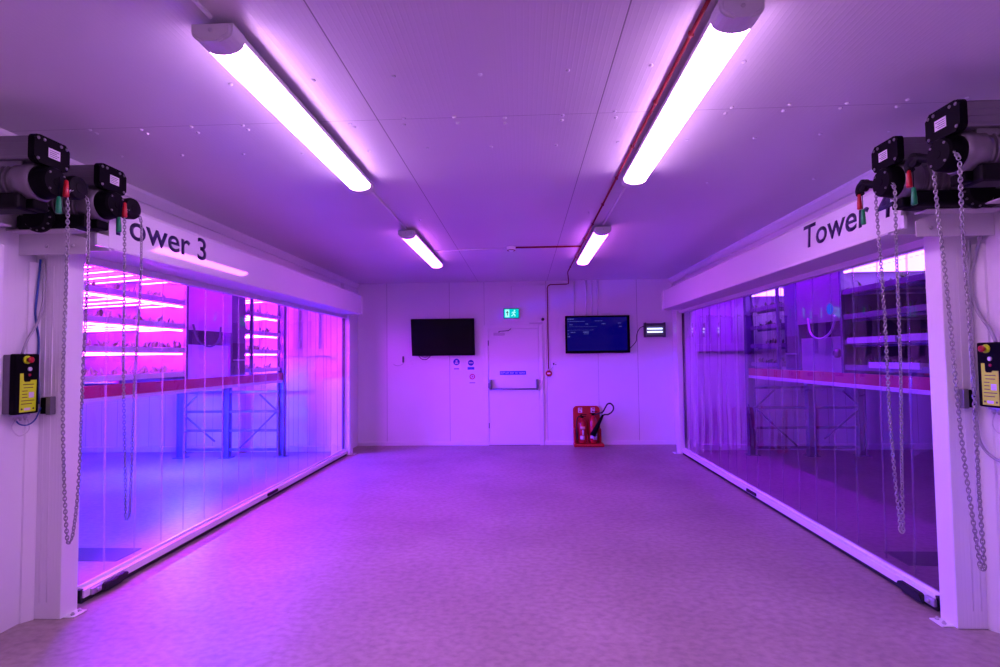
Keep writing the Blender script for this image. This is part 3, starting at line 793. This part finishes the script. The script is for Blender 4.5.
# exit sign
t = thing('exit_sign', 'glowing green running man exit sign above the fire door', 'sign', (-.212, YB, 2.225))
ex0, ex1, ez0, ez1 = -.345, -.085, 2.235, 2.395
bm = new(); add_box(bm, ex0-.008, ex1+.008, YB-.06, YB, ez0-.008, ez1+.012, .006); obj('sign_box', bm, M_dark, t)
bm = new(); add_box(bm, ex0, ex1, YB-.0625, YB-.060, ez0, ez1); obj('sign_face', bm, M_exit_g, t)
yf_ = YB-.0626
bm = new(); add_box(bm, ex0+.022, ex0+.095, yf_-.001, yf_, ez0+.012, ez1-.012); dp = obj('doorway_symbol', bm, M_exit_w, t)
bm = new(); add_prism(bm, [(.052, .03), (.066, .03), (.066, .075), (.085, .075), (.059, .115), (.033, .075), (.052, .075)][::-1], (ex0, yf_-.0012, ez0+.012), (1, 0, 0), (0, 0, 1), (0, -.0006, 0)); obj('arrow_symbol', bm, M_green, dp)
bm = new(); cx = ex0+.175; cz = ez0+.08
add_lathe(bm, (cx+.012, yf_, cz+.048), (0, -1, 0), [(0, .013), (.001, .013)], 14)
for (a, b, r) in (((cx+.006, cz+.03), (cx-.008, cz-.01), .011), ((cx+.004, cz+.026), (cx+.034, cz+.012), .006), ((cx+.002, cz+.024), (cx-.03, cz+.018), .006), ((cx-.03, cz+.018), (cx-.036, cz-.002), .005),
                  ((cx-.006, cz-.01), (cx+.02, cz-.03), .008), ((cx+.02, cz-.03), (cx+.018, cz-.058), .007), ((cx-.01, cz-.01), (cx-.022, cz-.04), .008), ((cx-.022, cz-.04), (cx-.048, cz-.046), .007)):
    d = Vector((b[0]-a[0], b[1]-a[1])); n = Vector((-d.y, d.x)).normalized()*r
    add_prism(bm, [(a[0]+n.x, a[1]+n.y), (b[0]+n.x, b[1]+n.y), (b[0]-n.x, b[1]-n.y), (a[0]-n.x, a[1]-n.y)], (0, yf_, 0), (1, 0, 0), (0, 0, 1), (0, -.001, 0))
obj('running_figure', bm, M_exit_w, t)
bm = new(); add_lathe(bm, (-.20, YB-.03, 2.227), (0, 0, -1), [(0, .014), (.012, .012), (.016, .006)], 12); obj('test_lamp', bm, M_white, t)

# small sensor
t = thing('door_sensor', 'small dark round sensor on the wall right of the exit sign', 'sensor', (.34, YB, 2.19))
bm = new(); add_lathe(bm, (.34, YB, 2.205), (0, -1, 0), [(0, .026), (.015, .026), (.03, .02), (.034, .01)], 18); obj('sensor_dome', bm, M_dark, t)
bm = new(); add_box(bm, .10, .335, YB-.006, YB, 2.135, 2.145); obj('sensor_lead', bm, M_cable_g, t)

# fire alarm call point, round
t = thing('fire_call_point', 'round red fire call point on the wall right of the fire door', 'fire alarm', (.43, YB, 1.2))
bm = new(); add_lathe(bm, (.43, YB, 1.25), (0, -1, 0), [(0, .055), (.03, .055), (.042, .046), (.043, .01)], 28); obj('housing', bm, M_red, t)
bm = new(); add_box(bm, .402, .458, YB-.0455, YB-.0425, 1.238, 1.264, .002); obj('press_plate', bm, M_white, t)
t = thing('wall_socket', 'small white wall socket to the right above the red call point', 'socket', (.53, YB, 1.36))
bm = new(); add_box(bm, .49, .575, YB-.012, YB, 1.36, 1.445, .004); obj('socket_plate', bm, M_white, t)
bm = new(); add_box(bm, .505, .53, YB-.03, YB-.012, 1.40, 1.43, .003); add_box(bm, .548, .562, YB-.016, YB-.012, 1.395, 1.41, .002); obj('plug', bm, M_dark, t)
cable('thin_cable', [(.435, YB-.006, 1.30), (.46, YB-.006, 1.31), (.50, YB-.006, 1.36)], .003, M_cable_g, 'short thin cable between the red call point and the wall socket')

# TVs
t = thing('wall_screen', 'switched off black flat screen tilted on the left of the back wall', 'television', (-1.415, YB, 1.58))
rot = Matrix.Rotation(math.radians(9), 4, 'X')
def tilted(bm, piv, M):
    bmesh.ops.transform(bm, matrix=Matrix.Translation(piv) @ M @ Matrix.Translation(-Vector(piv)), verts=list(bm.verts))
piv = (-1.415, YB-.06, 1.592)
bm = new(); add_box(bm, -1.975, -.862, YB-.115, YB-.075, 1.592, 2.242, .006); tilted(bm, piv, rot); cs = obj('casing', bm, M_black, t)
bm = new(); add_box(bm, -1.955, -.882, YB-.1165, YB-.1145, 1.62, 2.224); tilted(bm, piv, rot); obj('screen', bm, M_screen_off, t)
bm = new(); add_box(bm, -1.60, -1.24, YB-.03, YB, 1.75, 2.10, .004); add_box(bm, -1.56, -1.53, YB-.12, YB-.02, 1.8, 2.05, .004); add_box(bm, -1.30, -1.27, YB-.12, YB-.02, 1.8, 2.05, .004); obj('wall_mount', bm, M_dark, t)
t = thing('wall_screen', 'lit flat screen with a dark blue display on the right of the back wall', 'television', (1.285, YB, 1.59))
bm = new(); add_box(bm, .727, 1.843, YB-.10, YB-.05, 1.597, 2.252, .006); obj('casing', bm, M_black, t)
bm = new(); add_box(bm, .757, 1.793, YB-.1015, YB-.0995, 1.64, 2.222); sc_ = obj('screen', bm, M_screen, t)
bm = new(); add_box(bm, 1.1, 1.5, YB-.05, YB, 1.75, 2.10, .004); obj('wall_mount', bm, M_dark, t)
def row(x, z, w, h=.010):
    k = x; bm = new()
    while k < x+w:
        a = random.uniform(.008, .028); add_box(bm, k, min(k+a, x+w), YB-.1022, YB-.1015, z, z+h); k += a+.008
    obj('text_line', bm, M_scrtext, sc_)
row(.765, 2.185, .11, .016); row(.77, 2.15, .29, .008); row(1.24, 2.155, .13, .008); row(.80, 2.09, .05, .014); row(1.08, 2.10, .04, .012); row(1.36, 2.10, .06, .014)
row(.82, 1.955, .08, .014); row(1.04, 1.955, .09, .018); row(1.05, 1.93, .04, .008); row(1.10, 1.93, .03, .008); row(.765, 1.93, .02, .01); row(.765, 1.88, .04, .02); row(.765, 1.99, .02, .01)
row(1.64, 2.11, .05, .01); row(1.66, 2.05, .04, .014); row(.77, 2.06, .5, .003); row(.77, 2.0, .45, .003)

# insect killer
t = thing('insect_killer', 'small wall lamp with two glowing ultraviolet tubes right of the lit screen', 'lamp', (2.28, YB, 1.86))
bm = new(); add_box(bm, 2.12, 2.44, YB-.05, YB, 1.875, 2.105, .006); obj('back_tray', bm, M_alu, t)
for x in (2.098, 2.43):
    bm = new(); add_box(bm, x, x+.03, YB-.10, YB, 1.862, 2.118, .008); obj('side_cheek', bm, M_dark, t)
bm = new(); add_box(bm, 2.128, 2.43, YB-.095, YB-.05, 2.06, 2.105, .004); add_box(bm, 2.128, 2.43, YB-.095, YB-.05, 1.868, 1.895, .004); obj('guard_rail', bm, M_dark, t)
for z in (1.955, 2.01):
    bm = new(); add_tube(bm, [(2.15, YB-.068, z), (2.41, YB-.068, z)], .013, 10); obj('tube', bm, M_uv, t)
cable('black_lead', [(1.843, YB-.012, 1.66), (1.90, YB-.01, 1.72), (1.965, YB-.01, 1.80), (1.98, YB-.01, 1.92), (2.03, YB-.01, 2.02), (2.10, YB-.012, 2.06)], .006, M_rubber, 'black lead curving between the lit screen and the ultraviolet lamp')

# cables and fittings left of and under the black screen
t = pipe('cable_tangle', smooth_path([(-1.88, YB-.01, 1.60), (-1.84, YB-.012, 1.54), (-1.78, YB-.012, 1.515), (-1.72, YB-.01, 1.53), (-1.67, YB-.012, 1.58), (-1.66, YB-.012, 1.60)], 5), .006, M_rubber, 'black cables looping out under the switched off screen', 'cable')
bm = new(); add_tube(bm, smooth_path([(-1.85, YB-.01, 1.6), (-1.80, YB-.012, 1.565), (-1.74, YB-.012, 1.56), (-1.70, YB-.012, 1.60)], 5), .005, 6); obj('cable', bm, M_rubber, t)
t = thing('wall_bracket', 'small dark bracket on the back wall left of the black screen', 'bracket', (-2.15, YB, 1.43))
bm = new(); add_box(bm, -2.165, -2.14, YB-.04, YB, 1.47, 1.58, .004); obj('arm', bm, M_dark, t)
bm = new(); add_tube(bm, smooth_path([(-2.15, YB-.008, 1.47), (-2.17, YB-.008, 1.44), (-2.26, YB-.008, 1.41), (-2.33, YB-.008, 1.44)], 5), .004, 6); obj('cable', bm, M_cable_g, t)
bm = new(); add_tube(bm, smooth_path([(-2.03, YB-.006, 1.56), (-2.0, YB-.006, 1.45), (-1.97, YB-.006, 1.38)], 5), .004, 6); obj('spare_cable', bm, M_white, t)

# round notices
def notice(x, z, r, m, cap, label, capm, symbol):
    t = thing('wall_notice', label, 'sign', (x, YB, z-.12), 'round notices by the fire door')
    bm = new(); add_box(bm, x-.085, x+.085, YB-.0015, YB, z-.15, z+.075); bk = obj('backing', bm, M_white, t)
    bm = new(); add_lathe(bm, (x, YB-.0015, z), (0, -1, 0), [(0, r), (.001, r)], 28); d = obj('disc', bm, m, t)
    bm = new()
    if symbol == 'bar': add_box(bm, x-.035, x+.035, YB-.0032, YB-.0025, z-.008, z+.012)
    elif symbol == 'head':
        add_lathe(bm, (x, YB-.0025, z+.015), (0, -1, 0), [(0, .018), (.0007, .018)], 14); add_box(bm, x-.03, x+.03, YB-.0032, YB-.0025, z-.035, z-.008)
    else: add_lathe(bm, (x, YB-.0025, z), (0, -1, 0), [(0, .032), (.0007, .032)], 20)
    sy = obj('symbol', bm, M_label, d)
    if symbol == 'ring':
        bm = new(); add_prism(bm, [(-.012, -.015), (.012, -.015), (.012, .02), (-.012, .02)], (x, YB-.0033, z), (1, 0, 0), (0, 0, 1), (0, -.0005, 0)); obj('figure', bm, m, sy)
    bm = new(); add_box(bm, x-cap[0]/2, x+cap[0]/2, YB-.003, YB-.0015, z-cap[2]-cap[1], z-cap[2], .0); obj('caption', bm, capm, t)
    return t
M_capgrey = mat('caption_print', (.30, .20, .45), .6)
notice(-1.201, 1.468, .058, M_blue, (.09, .022, .11), 'blue round wall notice, the one closest under the black screen', M_capgrey, 'head')
notice(-.945, 1.450, .052, M_blue, (.12, .045, .075), 'blue round wall notice with a blue caption block, beside the fire door', M_blue, 'bar')
notice(-.922, 1.205, .052, M_signred, (.10, .016, .10), 'red ringed wall notice, lowest of the three left of the fire door', M_capgrey, 'ring')

# ------------------------------------------------------------------ fire extinguisher stand
EX0, EX1 = .84, 1.30
t = thing('extinguisher_stand', 'red plastic stand holding two fire extinguishers against the back wall', 'extinguisher stand', ((EX0+EX1)/2, YB-.14, 0))
bm = new(); cx = (EX0+EX1)/2
add_prism(bm, rrect(EX1-EX0, .64, .07, 6, 0, .36), (cx, YB-.07, 0), (1, 0, 0), (0, 0, 1), (0, .035, 0))
bmesh.ops.bevel(bm, geom=[e for e in bm.edges if abs(e.verts[0].co.y-(YB-.07)) < 1e-5 and abs(e.verts[1].co.y-(YB-.07)) < 1e-5], offset=.012, segments=2, affect='EDGES')
bp = obj('back_panel', bm, M_red, t)
bm = new(); add_box(bm, EX0-.01, EX1+.045, YB-.27, YB-.035, 0, .055, .02, 3); 
obj('base_tray', bm, M_red, t)
bm = new()
for x in (EX0+.012, EX1-.012, cx): add_box(bm, x-.016, x+.016, YB-.20, YB-.06, .04, .30 if x != cx else .2, .012)
obj('side_rib', bm, M_red, t)
for x in (EX0+.12, EX1-.12):
    bm = new(); add_box(bm, x-.035, x+.035, YB-.072, YB-.0695, .565, .65); lp = obj('location_sign', bm, M_label, bp)
    bm = new(); add_box(bm, x-.02, x+.01, YB-.0727, YB-.0718, .575, .60); add_box(bm, x-.01, x+.025, YB-.0727, YB-.0718, .62, .64); obj('sign_print', bm, M_signred, lp)
# left extinguisher: water, tall
ye = YB-.165
t = thing('fire_extinguisher', 'red fire extinguisher with black hose, left one in the red stand', 'fire extinguisher', (.985, ye, .056))
bm = new(); add_lathe(bm, (.985, ye, .056), (0, 0, 1), [(0, .066), (.01, .072), (.33, .072), (.37, .062), (.395, .035), (.41, .022), (.43, .022)], 32); obj('cylinder', bm, M_red, t)
bm = new(); add_lathe(bm, (.985, ye, .486), (0, 0, 1), [(0, .024), (.02, .024), (.03, .016)], 16); add_box(bm, .95, 1.05, ye-.012, ye+.012, .507, .517, .003); add_box(bm, .96, 1.06, ye-.011, ye+.011, .535, .545, .003); add_box(bm, .955, .975, ye-.01, ye+.01, .51, .54, .003); obj('valve_handle', bm, M_black, t)
bm = new(); add_tube(bm, smooth_path([(.965, ye-.01, .50), (.91, ye-.03, .50), (.882, ye-.045, .40), (.885, ye-.05, .25), (.90, ye-.055, .12)], 6), .011, 8); obj('hose', bm, M_rubber, t)
def wrap(name, x, y, r, a0, a1, z0, z1, m, p):
    bm = new(); n = 10; A = []
    for k in range(n+1):
        a = math.radians(a0+(a1-a0)*k/n); A.append([bm.verts.new((x+rr*math.cos(a), y+rr*math.sin(a), z)) for rr in (r, r+.0012) for z in (z0, z1)])
    for p_, q in zip(A, A[1:]):
        for (i, j) in ((0, 1), (3, 2), (1, 3), (2, 0)):
            bm.faces.new([p_[i], p_[j], q[j], q[i]]).smooth = True
    bm.faces.new([A[0][0], A[0][2], A[0][3], A[0][1]]); bm.faces.new([A[-1][0], A[-1][1], A[-1][3], A[-1][2]])
    return obj(name, bm, m, p)
wrap('instruction_label', .985, ye, .0722, 232, 292, .12, .19, M_label, t)
wrap('type_label', .985, ye, .0722, 235, 305, .30, .345, mat('cream_label', (.65, .45, .30), .5), t)
wrap('warning_strip', .985, ye, .0722, 262, 285, .20, .29, M_label, t)
# right: carbon dioxide with black horn
xr = 1.17
t = thing('fire_extinguisher', 'red fire extinguisher with black discharge horn and looped hose, right one in the red stand', 'fire extinguisher', (xr, ye, .056))
bm = new(); add_lathe(bm, (xr, ye, .056), (0, 0, 1), [(0, .062), (.012, .069), (.36, .069), (.41, .055), (.45, .03), (.47, .022)], 32); obj('cylinder', bm, M_red, t)
bm = new(); add_lathe(bm, (xr, ye, .526), (0, 0, 1), [(0, .026), (.025, .026), (.035, .016)], 16); add_box(bm, xr-.06, xr+.06, ye-.012, ye+.012, .553, .563, .003); add_box(bm, xr-.02, xr+.075, ye-.011, ye+.011, .585, .595, .003); obj('valve_handle', bm, M_black, t)
bm = new(); hp = [Vector((1.325, ye-.10, .545)), Vector((1.27, ye-.11, .44)), Vector((1.20, ye-.12, .31)), Vector((1.145, ye-.12, .20))]
add_tube(bm, hp, [.018, .026, .040, .052], 18); obj('discharge_horn', bm, M_black, t)
bm = new(); add_tube(bm, smooth_path([(xr+.03, ye, .54), (xr+.10, ye-.05, .57), (1.33, ye-.09, .60), (1.40, ye-.10, .72), (1.46, ye-.10, .735), (1.505, ye-.10, .68), (1.49, ye-.10, .61), (1.42, ye-.10, .555), (1.36, ye-.10, .55), (1.32, ye-.10, .535)], 6), .0125, 10); obj('hose', bm, M_rubber, t)
wrap('instruction_label', xr, ye, .0692, 262, 328, .12, .20, M_label, t)
wrap('type_label', xr, ye, .0692, 215, 262, .14, .19, M_label, t)
wrap('upper_label', xr, ye, .0692, 300, 340, .20, .30, M_label, t)

# ------------------------------------------------------------------ growing towers
def growing_tower(side, lit):
    """mirror plan about x=-0.205; front face 0.87 m behind the side wall"""
    s = side; F = wx(side, -.87); X = lambda d: F + s*d       # d = depth into the tower, away from the aisle
    lab = 'brightly lit magenta growing tower of stacked trays behind the left roller door' if lit else 'unlit growing tower of stacked trays behind the right roller door'
    t = thing('growing_tower', lab, 'growing tower', (X(.8), 5.6, 0))
    top = 3.3; Y0, Y1 = 2.2, 8.6
    # legs / posts
    for (d, y, zt) in ((.0, 8.52, top), (.84, 8.42, top), (1.58, 8.42, top), (.0, 2.2, top), (1.58, 2.2, top), (.0, 7.50, 1.2), (1.58, 5.5, top)):
        if y == 7.50: continue
        bm = new()
        w = .055
        add_box(bm, X(d)-w, X(d)-w+.012, y-.05, y+.05, 0, zt); add_box(bm, X(d)+w-.012, X(d)+w, y-.05, y+.05, 0, zt); add_box(bm, X(d)-w, X(d)+w, y-.005, y+.005, 0, zt)
        add_box(bm, X(d)-.09, X(d)+.09, y-.08, y+.08, 0, .012)
        obj('post', bm, M_rack, t)
    # end frame at the back: rails and braces
    ye = 8.42
    for z in (.13, .43, .73, 1.04):
        bm = new(); add_box(bm, X(0), X(1.58), ye-.02, ye+.02, z-.018, z+.018); obj('cross_rail', bm, M_rack, t)
    for (d0, z0, d1, z1) in ((1.55, .76, 1.32, .98), (1.55, .70, 1.02, .26), (.30, 1.0, .03, .75), (.03, .72, .62, .15)):
        bm = new(); add_tube(bm, [(X(d0), ye-.02, z0), (X(d1), ye-.02, z1)], .014, 6); obj('brace', bm, M_rack, t)
    # red beam and pale ledge under it
    bm = new(); add_box(bm, X(-.03), X(.03), Y0, 8.50, 1.225, 1.335, .004); obj('front_beam', bm, M_beam, t)
    bm = new(); add_box(bm, X(-.04), X(.08), Y0, 8.50, 1.185, 1.225, .004); obj('drip_ledge', bm, M_tray, t)
    bm = new(); add_box(bm, X(1.50), X(1.56), Y0, 8.50, 1.2, 1.32); obj('back_beam', bm, M_beam, t)
    for y in (3.0, 4.0, 5.0, 6.0, 7.0, 8.0):
        bm = new(); add_box(bm, X(.03), X(1.5), y-.02, y+.02, 1.24, 1.30); obj('cross_rail', bm, M_rack, t)
    # trays
    levels = [1.375+.2725*k for k in range(7)]
    zones = ((2.3, 6.08), (7.52, 8.46))
    for zi, (ya, yb) in enumerate(zones):
        for k, z in enumerate(levels):
            bm = new()
            add_box(bm, X(.02), X(1.5), ya, yb, z, z+.012)
            add_box(bm, X(.0), X(.02), ya, yb, z-.006, z+.05, .004)
            for yy in (ya, yb-.012): add_box(bm, X(.02), X(1.5), yy, yy+.012, z+.01, z+.05)
            tr = obj('tray', bm, M_traygrey, t)
            bm = new(); add_box(bm, X(-.004), X(.0), ya, yb, z-.006, z+.05, .0015); obj('tray_edge', bm, M_tray if lit else M_traygrey, tr)  # right tower's edges take the darkened colour in place of dim light
            if k > 0:
                # LED bars hang under the tray
                if lit:
                    bm = new(); yy = ya+.10
                    add_box(bm, X(.045), X(.070), ya+.02, yb-.02, z-.030, z-.012)
                    while yy < yb-.1:
                        y9 = min(yy+.34, yb-.03); d9 = .10+1.1*(y9-yy)/.34
                        add_tube(bm, [(X(.10), yy, z-.022), (X(d9), y9, z-.022)], .007, 6); yy += .27
                    o_ = obj('grow_light', bm, M_led, tr)
                else:
                    bm = new(); yy = ya+.10
                    while yy < yb-.1:
                        add_box(bm, X(.12), X(1.3), yy, yy+.028, z-.03, z-.014); yy += .42
                    if k == 4:
                        while yy > ya+.12: yy -= .42
                        yy = ya+.06
                        while yy < yb-.06:
                            add_box(bm, X(.05), X(1.3), yy, yy+.03, z-.034, z-.014); yy += .075
                        add_box(bm, X(.03), X(.07), ya+.02, yb-.02, z-.034, z-.014)
                    obj('grow_light', bm, M_led_top if k == 4 else (M_led_fill if k > 4 else M_label), tr)
                bm = new(); add_box(bm, X(.1), X(.12), ya+.02, yb-.02, z-.03, z); obj('light_rail', bm, M_rack, tr)
        # uprights between trays
        for y in ((ya+.03, (ya+yb)/2, yb-.03) if zi == 0 else (ya+.03,)):
            bm = new(); add_box(bm, X(.0)-.018, X(.0)+.018, y-.02, y+.02, 1.335, top); obj('upright', bm, M_rack, t)
    bm = new(); add_box(bm, X(.03), X(1.5), 6.09, 6.11, 1.335, top); obj('tube_screen', bm, M_traygrey, t)  # sheet added to hide the backlight tubes from the shelves
    # lift enclosure in the middle
    bm = new(); add_box(bm, X(.03), X(.06), 6.15, 7.08, 1.92, top); obj('upper_panel', bm, M_film, t)
    bm = new(); add_box(bm, X(.03), X(.06), 6.15, 7.0, 1.335, 1.74); obj('lower_panel', bm, M_film, t)
    bm = new(); add_box(bm, X(.10), X(.5), 6.15, 7.0, 1.74, 1.92); obj('lift_gap_dark', bm, M_dark, t)  # solid dark box painted in for the shade inside the gap
    bm = new(); add_box(bm, X(.05), X(.35), 7.1, 7.48, 1.335, top, .01); lc = obj('lift_column', bm, M_rack, t)
    bm = new(); add_box(bm, X(.045), X(.05), 7.13, 7.45, 1.36, 1.78); obj('hatch', bm, M_dark, lc)
    bm = new(); add_box(bm, X(.035), X(.046), 7.15, 7.43, 1.54, 1.56); obj('hatch_handle', bm, M_steel, lc)
    bm = new(); add_tube(bm, smooth_path([(X(.01), 6.2, 1.98), (X(.0), 6.28, 1.80), (X(-.01), 6.5, 1.72), (X(.0), 6.72, 1.80), (X(.02), 6.8, 1.98)], 6), .012, 8); obj('hanging_cable', bm, M_tray if not lit else M_rack, t)
    if lit:
        for y in (6.4, 6.85):
            bm = new(); add_tube(bm, [(X(.42), y, 1.38), (X(.42), y, 1.70)], .02, 10); add_tube(bm, [(X(.42), y, 2.0), (X(.42), y, 3.2)], .02, 10); obj('panel_glow_tube', bm, M_panel_glow, t)  # tubes added behind the panels so they glow magenta
    if not lit:
        bm = new(); add_lathe(bm, (X(.0299), 6.34, 2.06), (-s, 0, 0), [(0, .065), (.002, .065)], 24); obj('blue_sticker', bm, emis('blue_sticker_glow', (.03, .15, 1.0), .8), t)  # sticker is no lamp; its brightness is painted on as glow
        bm = new(); add_lathe(bm, (X(.02), 6.18, 1.55), (-s, 0, 0), [(0, .05), (.03, .05), (.05, .03)], 20); obj('lift_motor', bm, M_alu, t)
        # sheets of growing medium hanging over the front trays
        for (ya, yb, z) in ((4.6, 5.15, 1.66), (5.2, 5.95, 1.655), (4.9, 5.6, 1.40)):
            bm = new(); add_prism(bm, [(0, 0), (.12, -.02 if z > 1.5 else 0), (.12, .05), (0, .06)], (X(-.02), ya, z), (s, 0, 0), (0, 0, 1), (0, yb-ya, 0)); obj('tray_liner', bm, M_tray, t)
    # plants
    bm = new()
    for (ya, yb) in zones:
        if ya < 3: ya = 3.6
        for z in levels[:5]:
            n = int((yb-ya)*46)
            for _ in range(n):
                y = random.uniform(ya+.03, yb-.03); d = random.uniform(.03, .35)
                if random.random() < (.35 if not lit else .1): continue
                h = random.uniform(.04, .12); a = random.uniform(0, 2*PI); l = random.uniform(.03, .06)
                c = Vector((X(d), y, z+.02)); tip = c + Vector((l*math.cos(a), l*math.sin(a), h)); sd = Vector((-math.sin(a), math.cos(a), .2))*random.uniform(.012, .025)
                m_ = (c+tip)/2 + Vector((0, 0, .02))
                v = [bm.verts.new(p) for p in (c, m_+sd, tip, m_-sd)]
                bm.faces.new([v[0], v[1], v[2]]); bm.faces.new([v[0], v[2], v[3]])
    o = obj('leafy_plants', bm, M_leaf)
    tag(o, 'leafy seedlings growing on the trays of the %s tower' % ('magenta lit left' if lit else 'dim right'), 'plants', kind='stuff')
    # room lights
    return t
growing_tower(-1, True)
growing_tower(1, False)

# grow lamps fixed under the left tower, lighting the floor blue, and an added violet fill in the right room
def batten(name, x, y0, y1, z, m, label, w=.05):
    t = thing(name, label, 'grow light', (x, (y0+y1)/2, z))
    bm = new(); add_box(bm, x-w/2, x+w/2, y0, y1, z, z+.03, .004); obj('housing', bm, M_rack, t)
    bm = new(); add_tube(bm, [(x, y0+.03, z-.055), (x, y1-.03, z-.055)], .02, 14); obj('tube', bm, m, t)
    for y in (y0, y1-.03):
        bm = new(); add_box(bm, x-.022, x+.022, y, y+.03, z-.08, z+.002, .004); obj('lamp_holder', bm, M_rack, t)
batten('blue_grow_light', -4.75, 6.9, 7.9, 1.185, M_ledblue, 'blue grow light bar under the far end of the magenta lit tower')
batten('blue_grow_light', -4.75, 3.4, 4.2, 1.185, emis('grow_led_blue_soft', (.06, .08, 1.0), 900.0), 'blue grow light bar under the near end of the magenta lit tower')
batten('violet_fill_light', 3.05, 6.0, 8.0, 3.5, emis('violet_room_fill', (.32, .0, 1.0), 420.0), 'added unseen violet fill light high above the gap beside the right tower')  # unseen lamp added to tint the right room violet

# ------------------------------------------------------------------ world, camera, view
w = bpy.data.worlds.new('world'); SC.world = w; w.use_nodes = True
w.node_tree.nodes['Background'].inputs[0].default_value = (.0, .0, .0, 1)
w.node_tree.nodes['Background'].inputs[1].default_value = 0

f_px, yaw, pitch, roll = 538.64, -.0442, .0425, -.0114
F = Vector((math.sin(yaw)*math.cos(pitch), math.cos(yaw)*math.cos(pitch), math.sin(pitch)))
R = Vector((math.cos(yaw), -math.sin(yaw), 0)); U = R.cross(F)
R2 = R*math.cos(roll)+U*math.sin(roll); U2 = -R*math.sin(roll)+U*math.cos(roll)
cam = bpy.data.cameras.new('camera'); co = bpy.data.objects.new('camera', cam); COL.objects.link(co)
cam.sensor_width = 36; cam.sensor_fit = 'HORIZONTAL'; cam.lens = f_px/1000*36; cam.clip_start = .05
M = Matrix(((R2.x, U2.x, -F.x, 0), (R2.y, U2.y, -F.y, 0), (R2.z, U2.z, -F.z, 1.5583), (0, 0, 0, 1)))
co.matrix_world = M
SC.camera = co
vs = SC.view_settings
vs.view_transform = 'Standard'; vs.look = 'None'; vs.gamma = 1; vs.use_curve_mapping = False; vs.exposure = 0.14
SC.cycles.use_denoising = True
SC.cycles.max_bounces = 10; SC.cycles.transparent_max_bounces = 24
SC.cycles.sample_clamp_indirect = 6
SC.cycles.caustics_reflective = False; SC.cycles.caustics_refractive = False
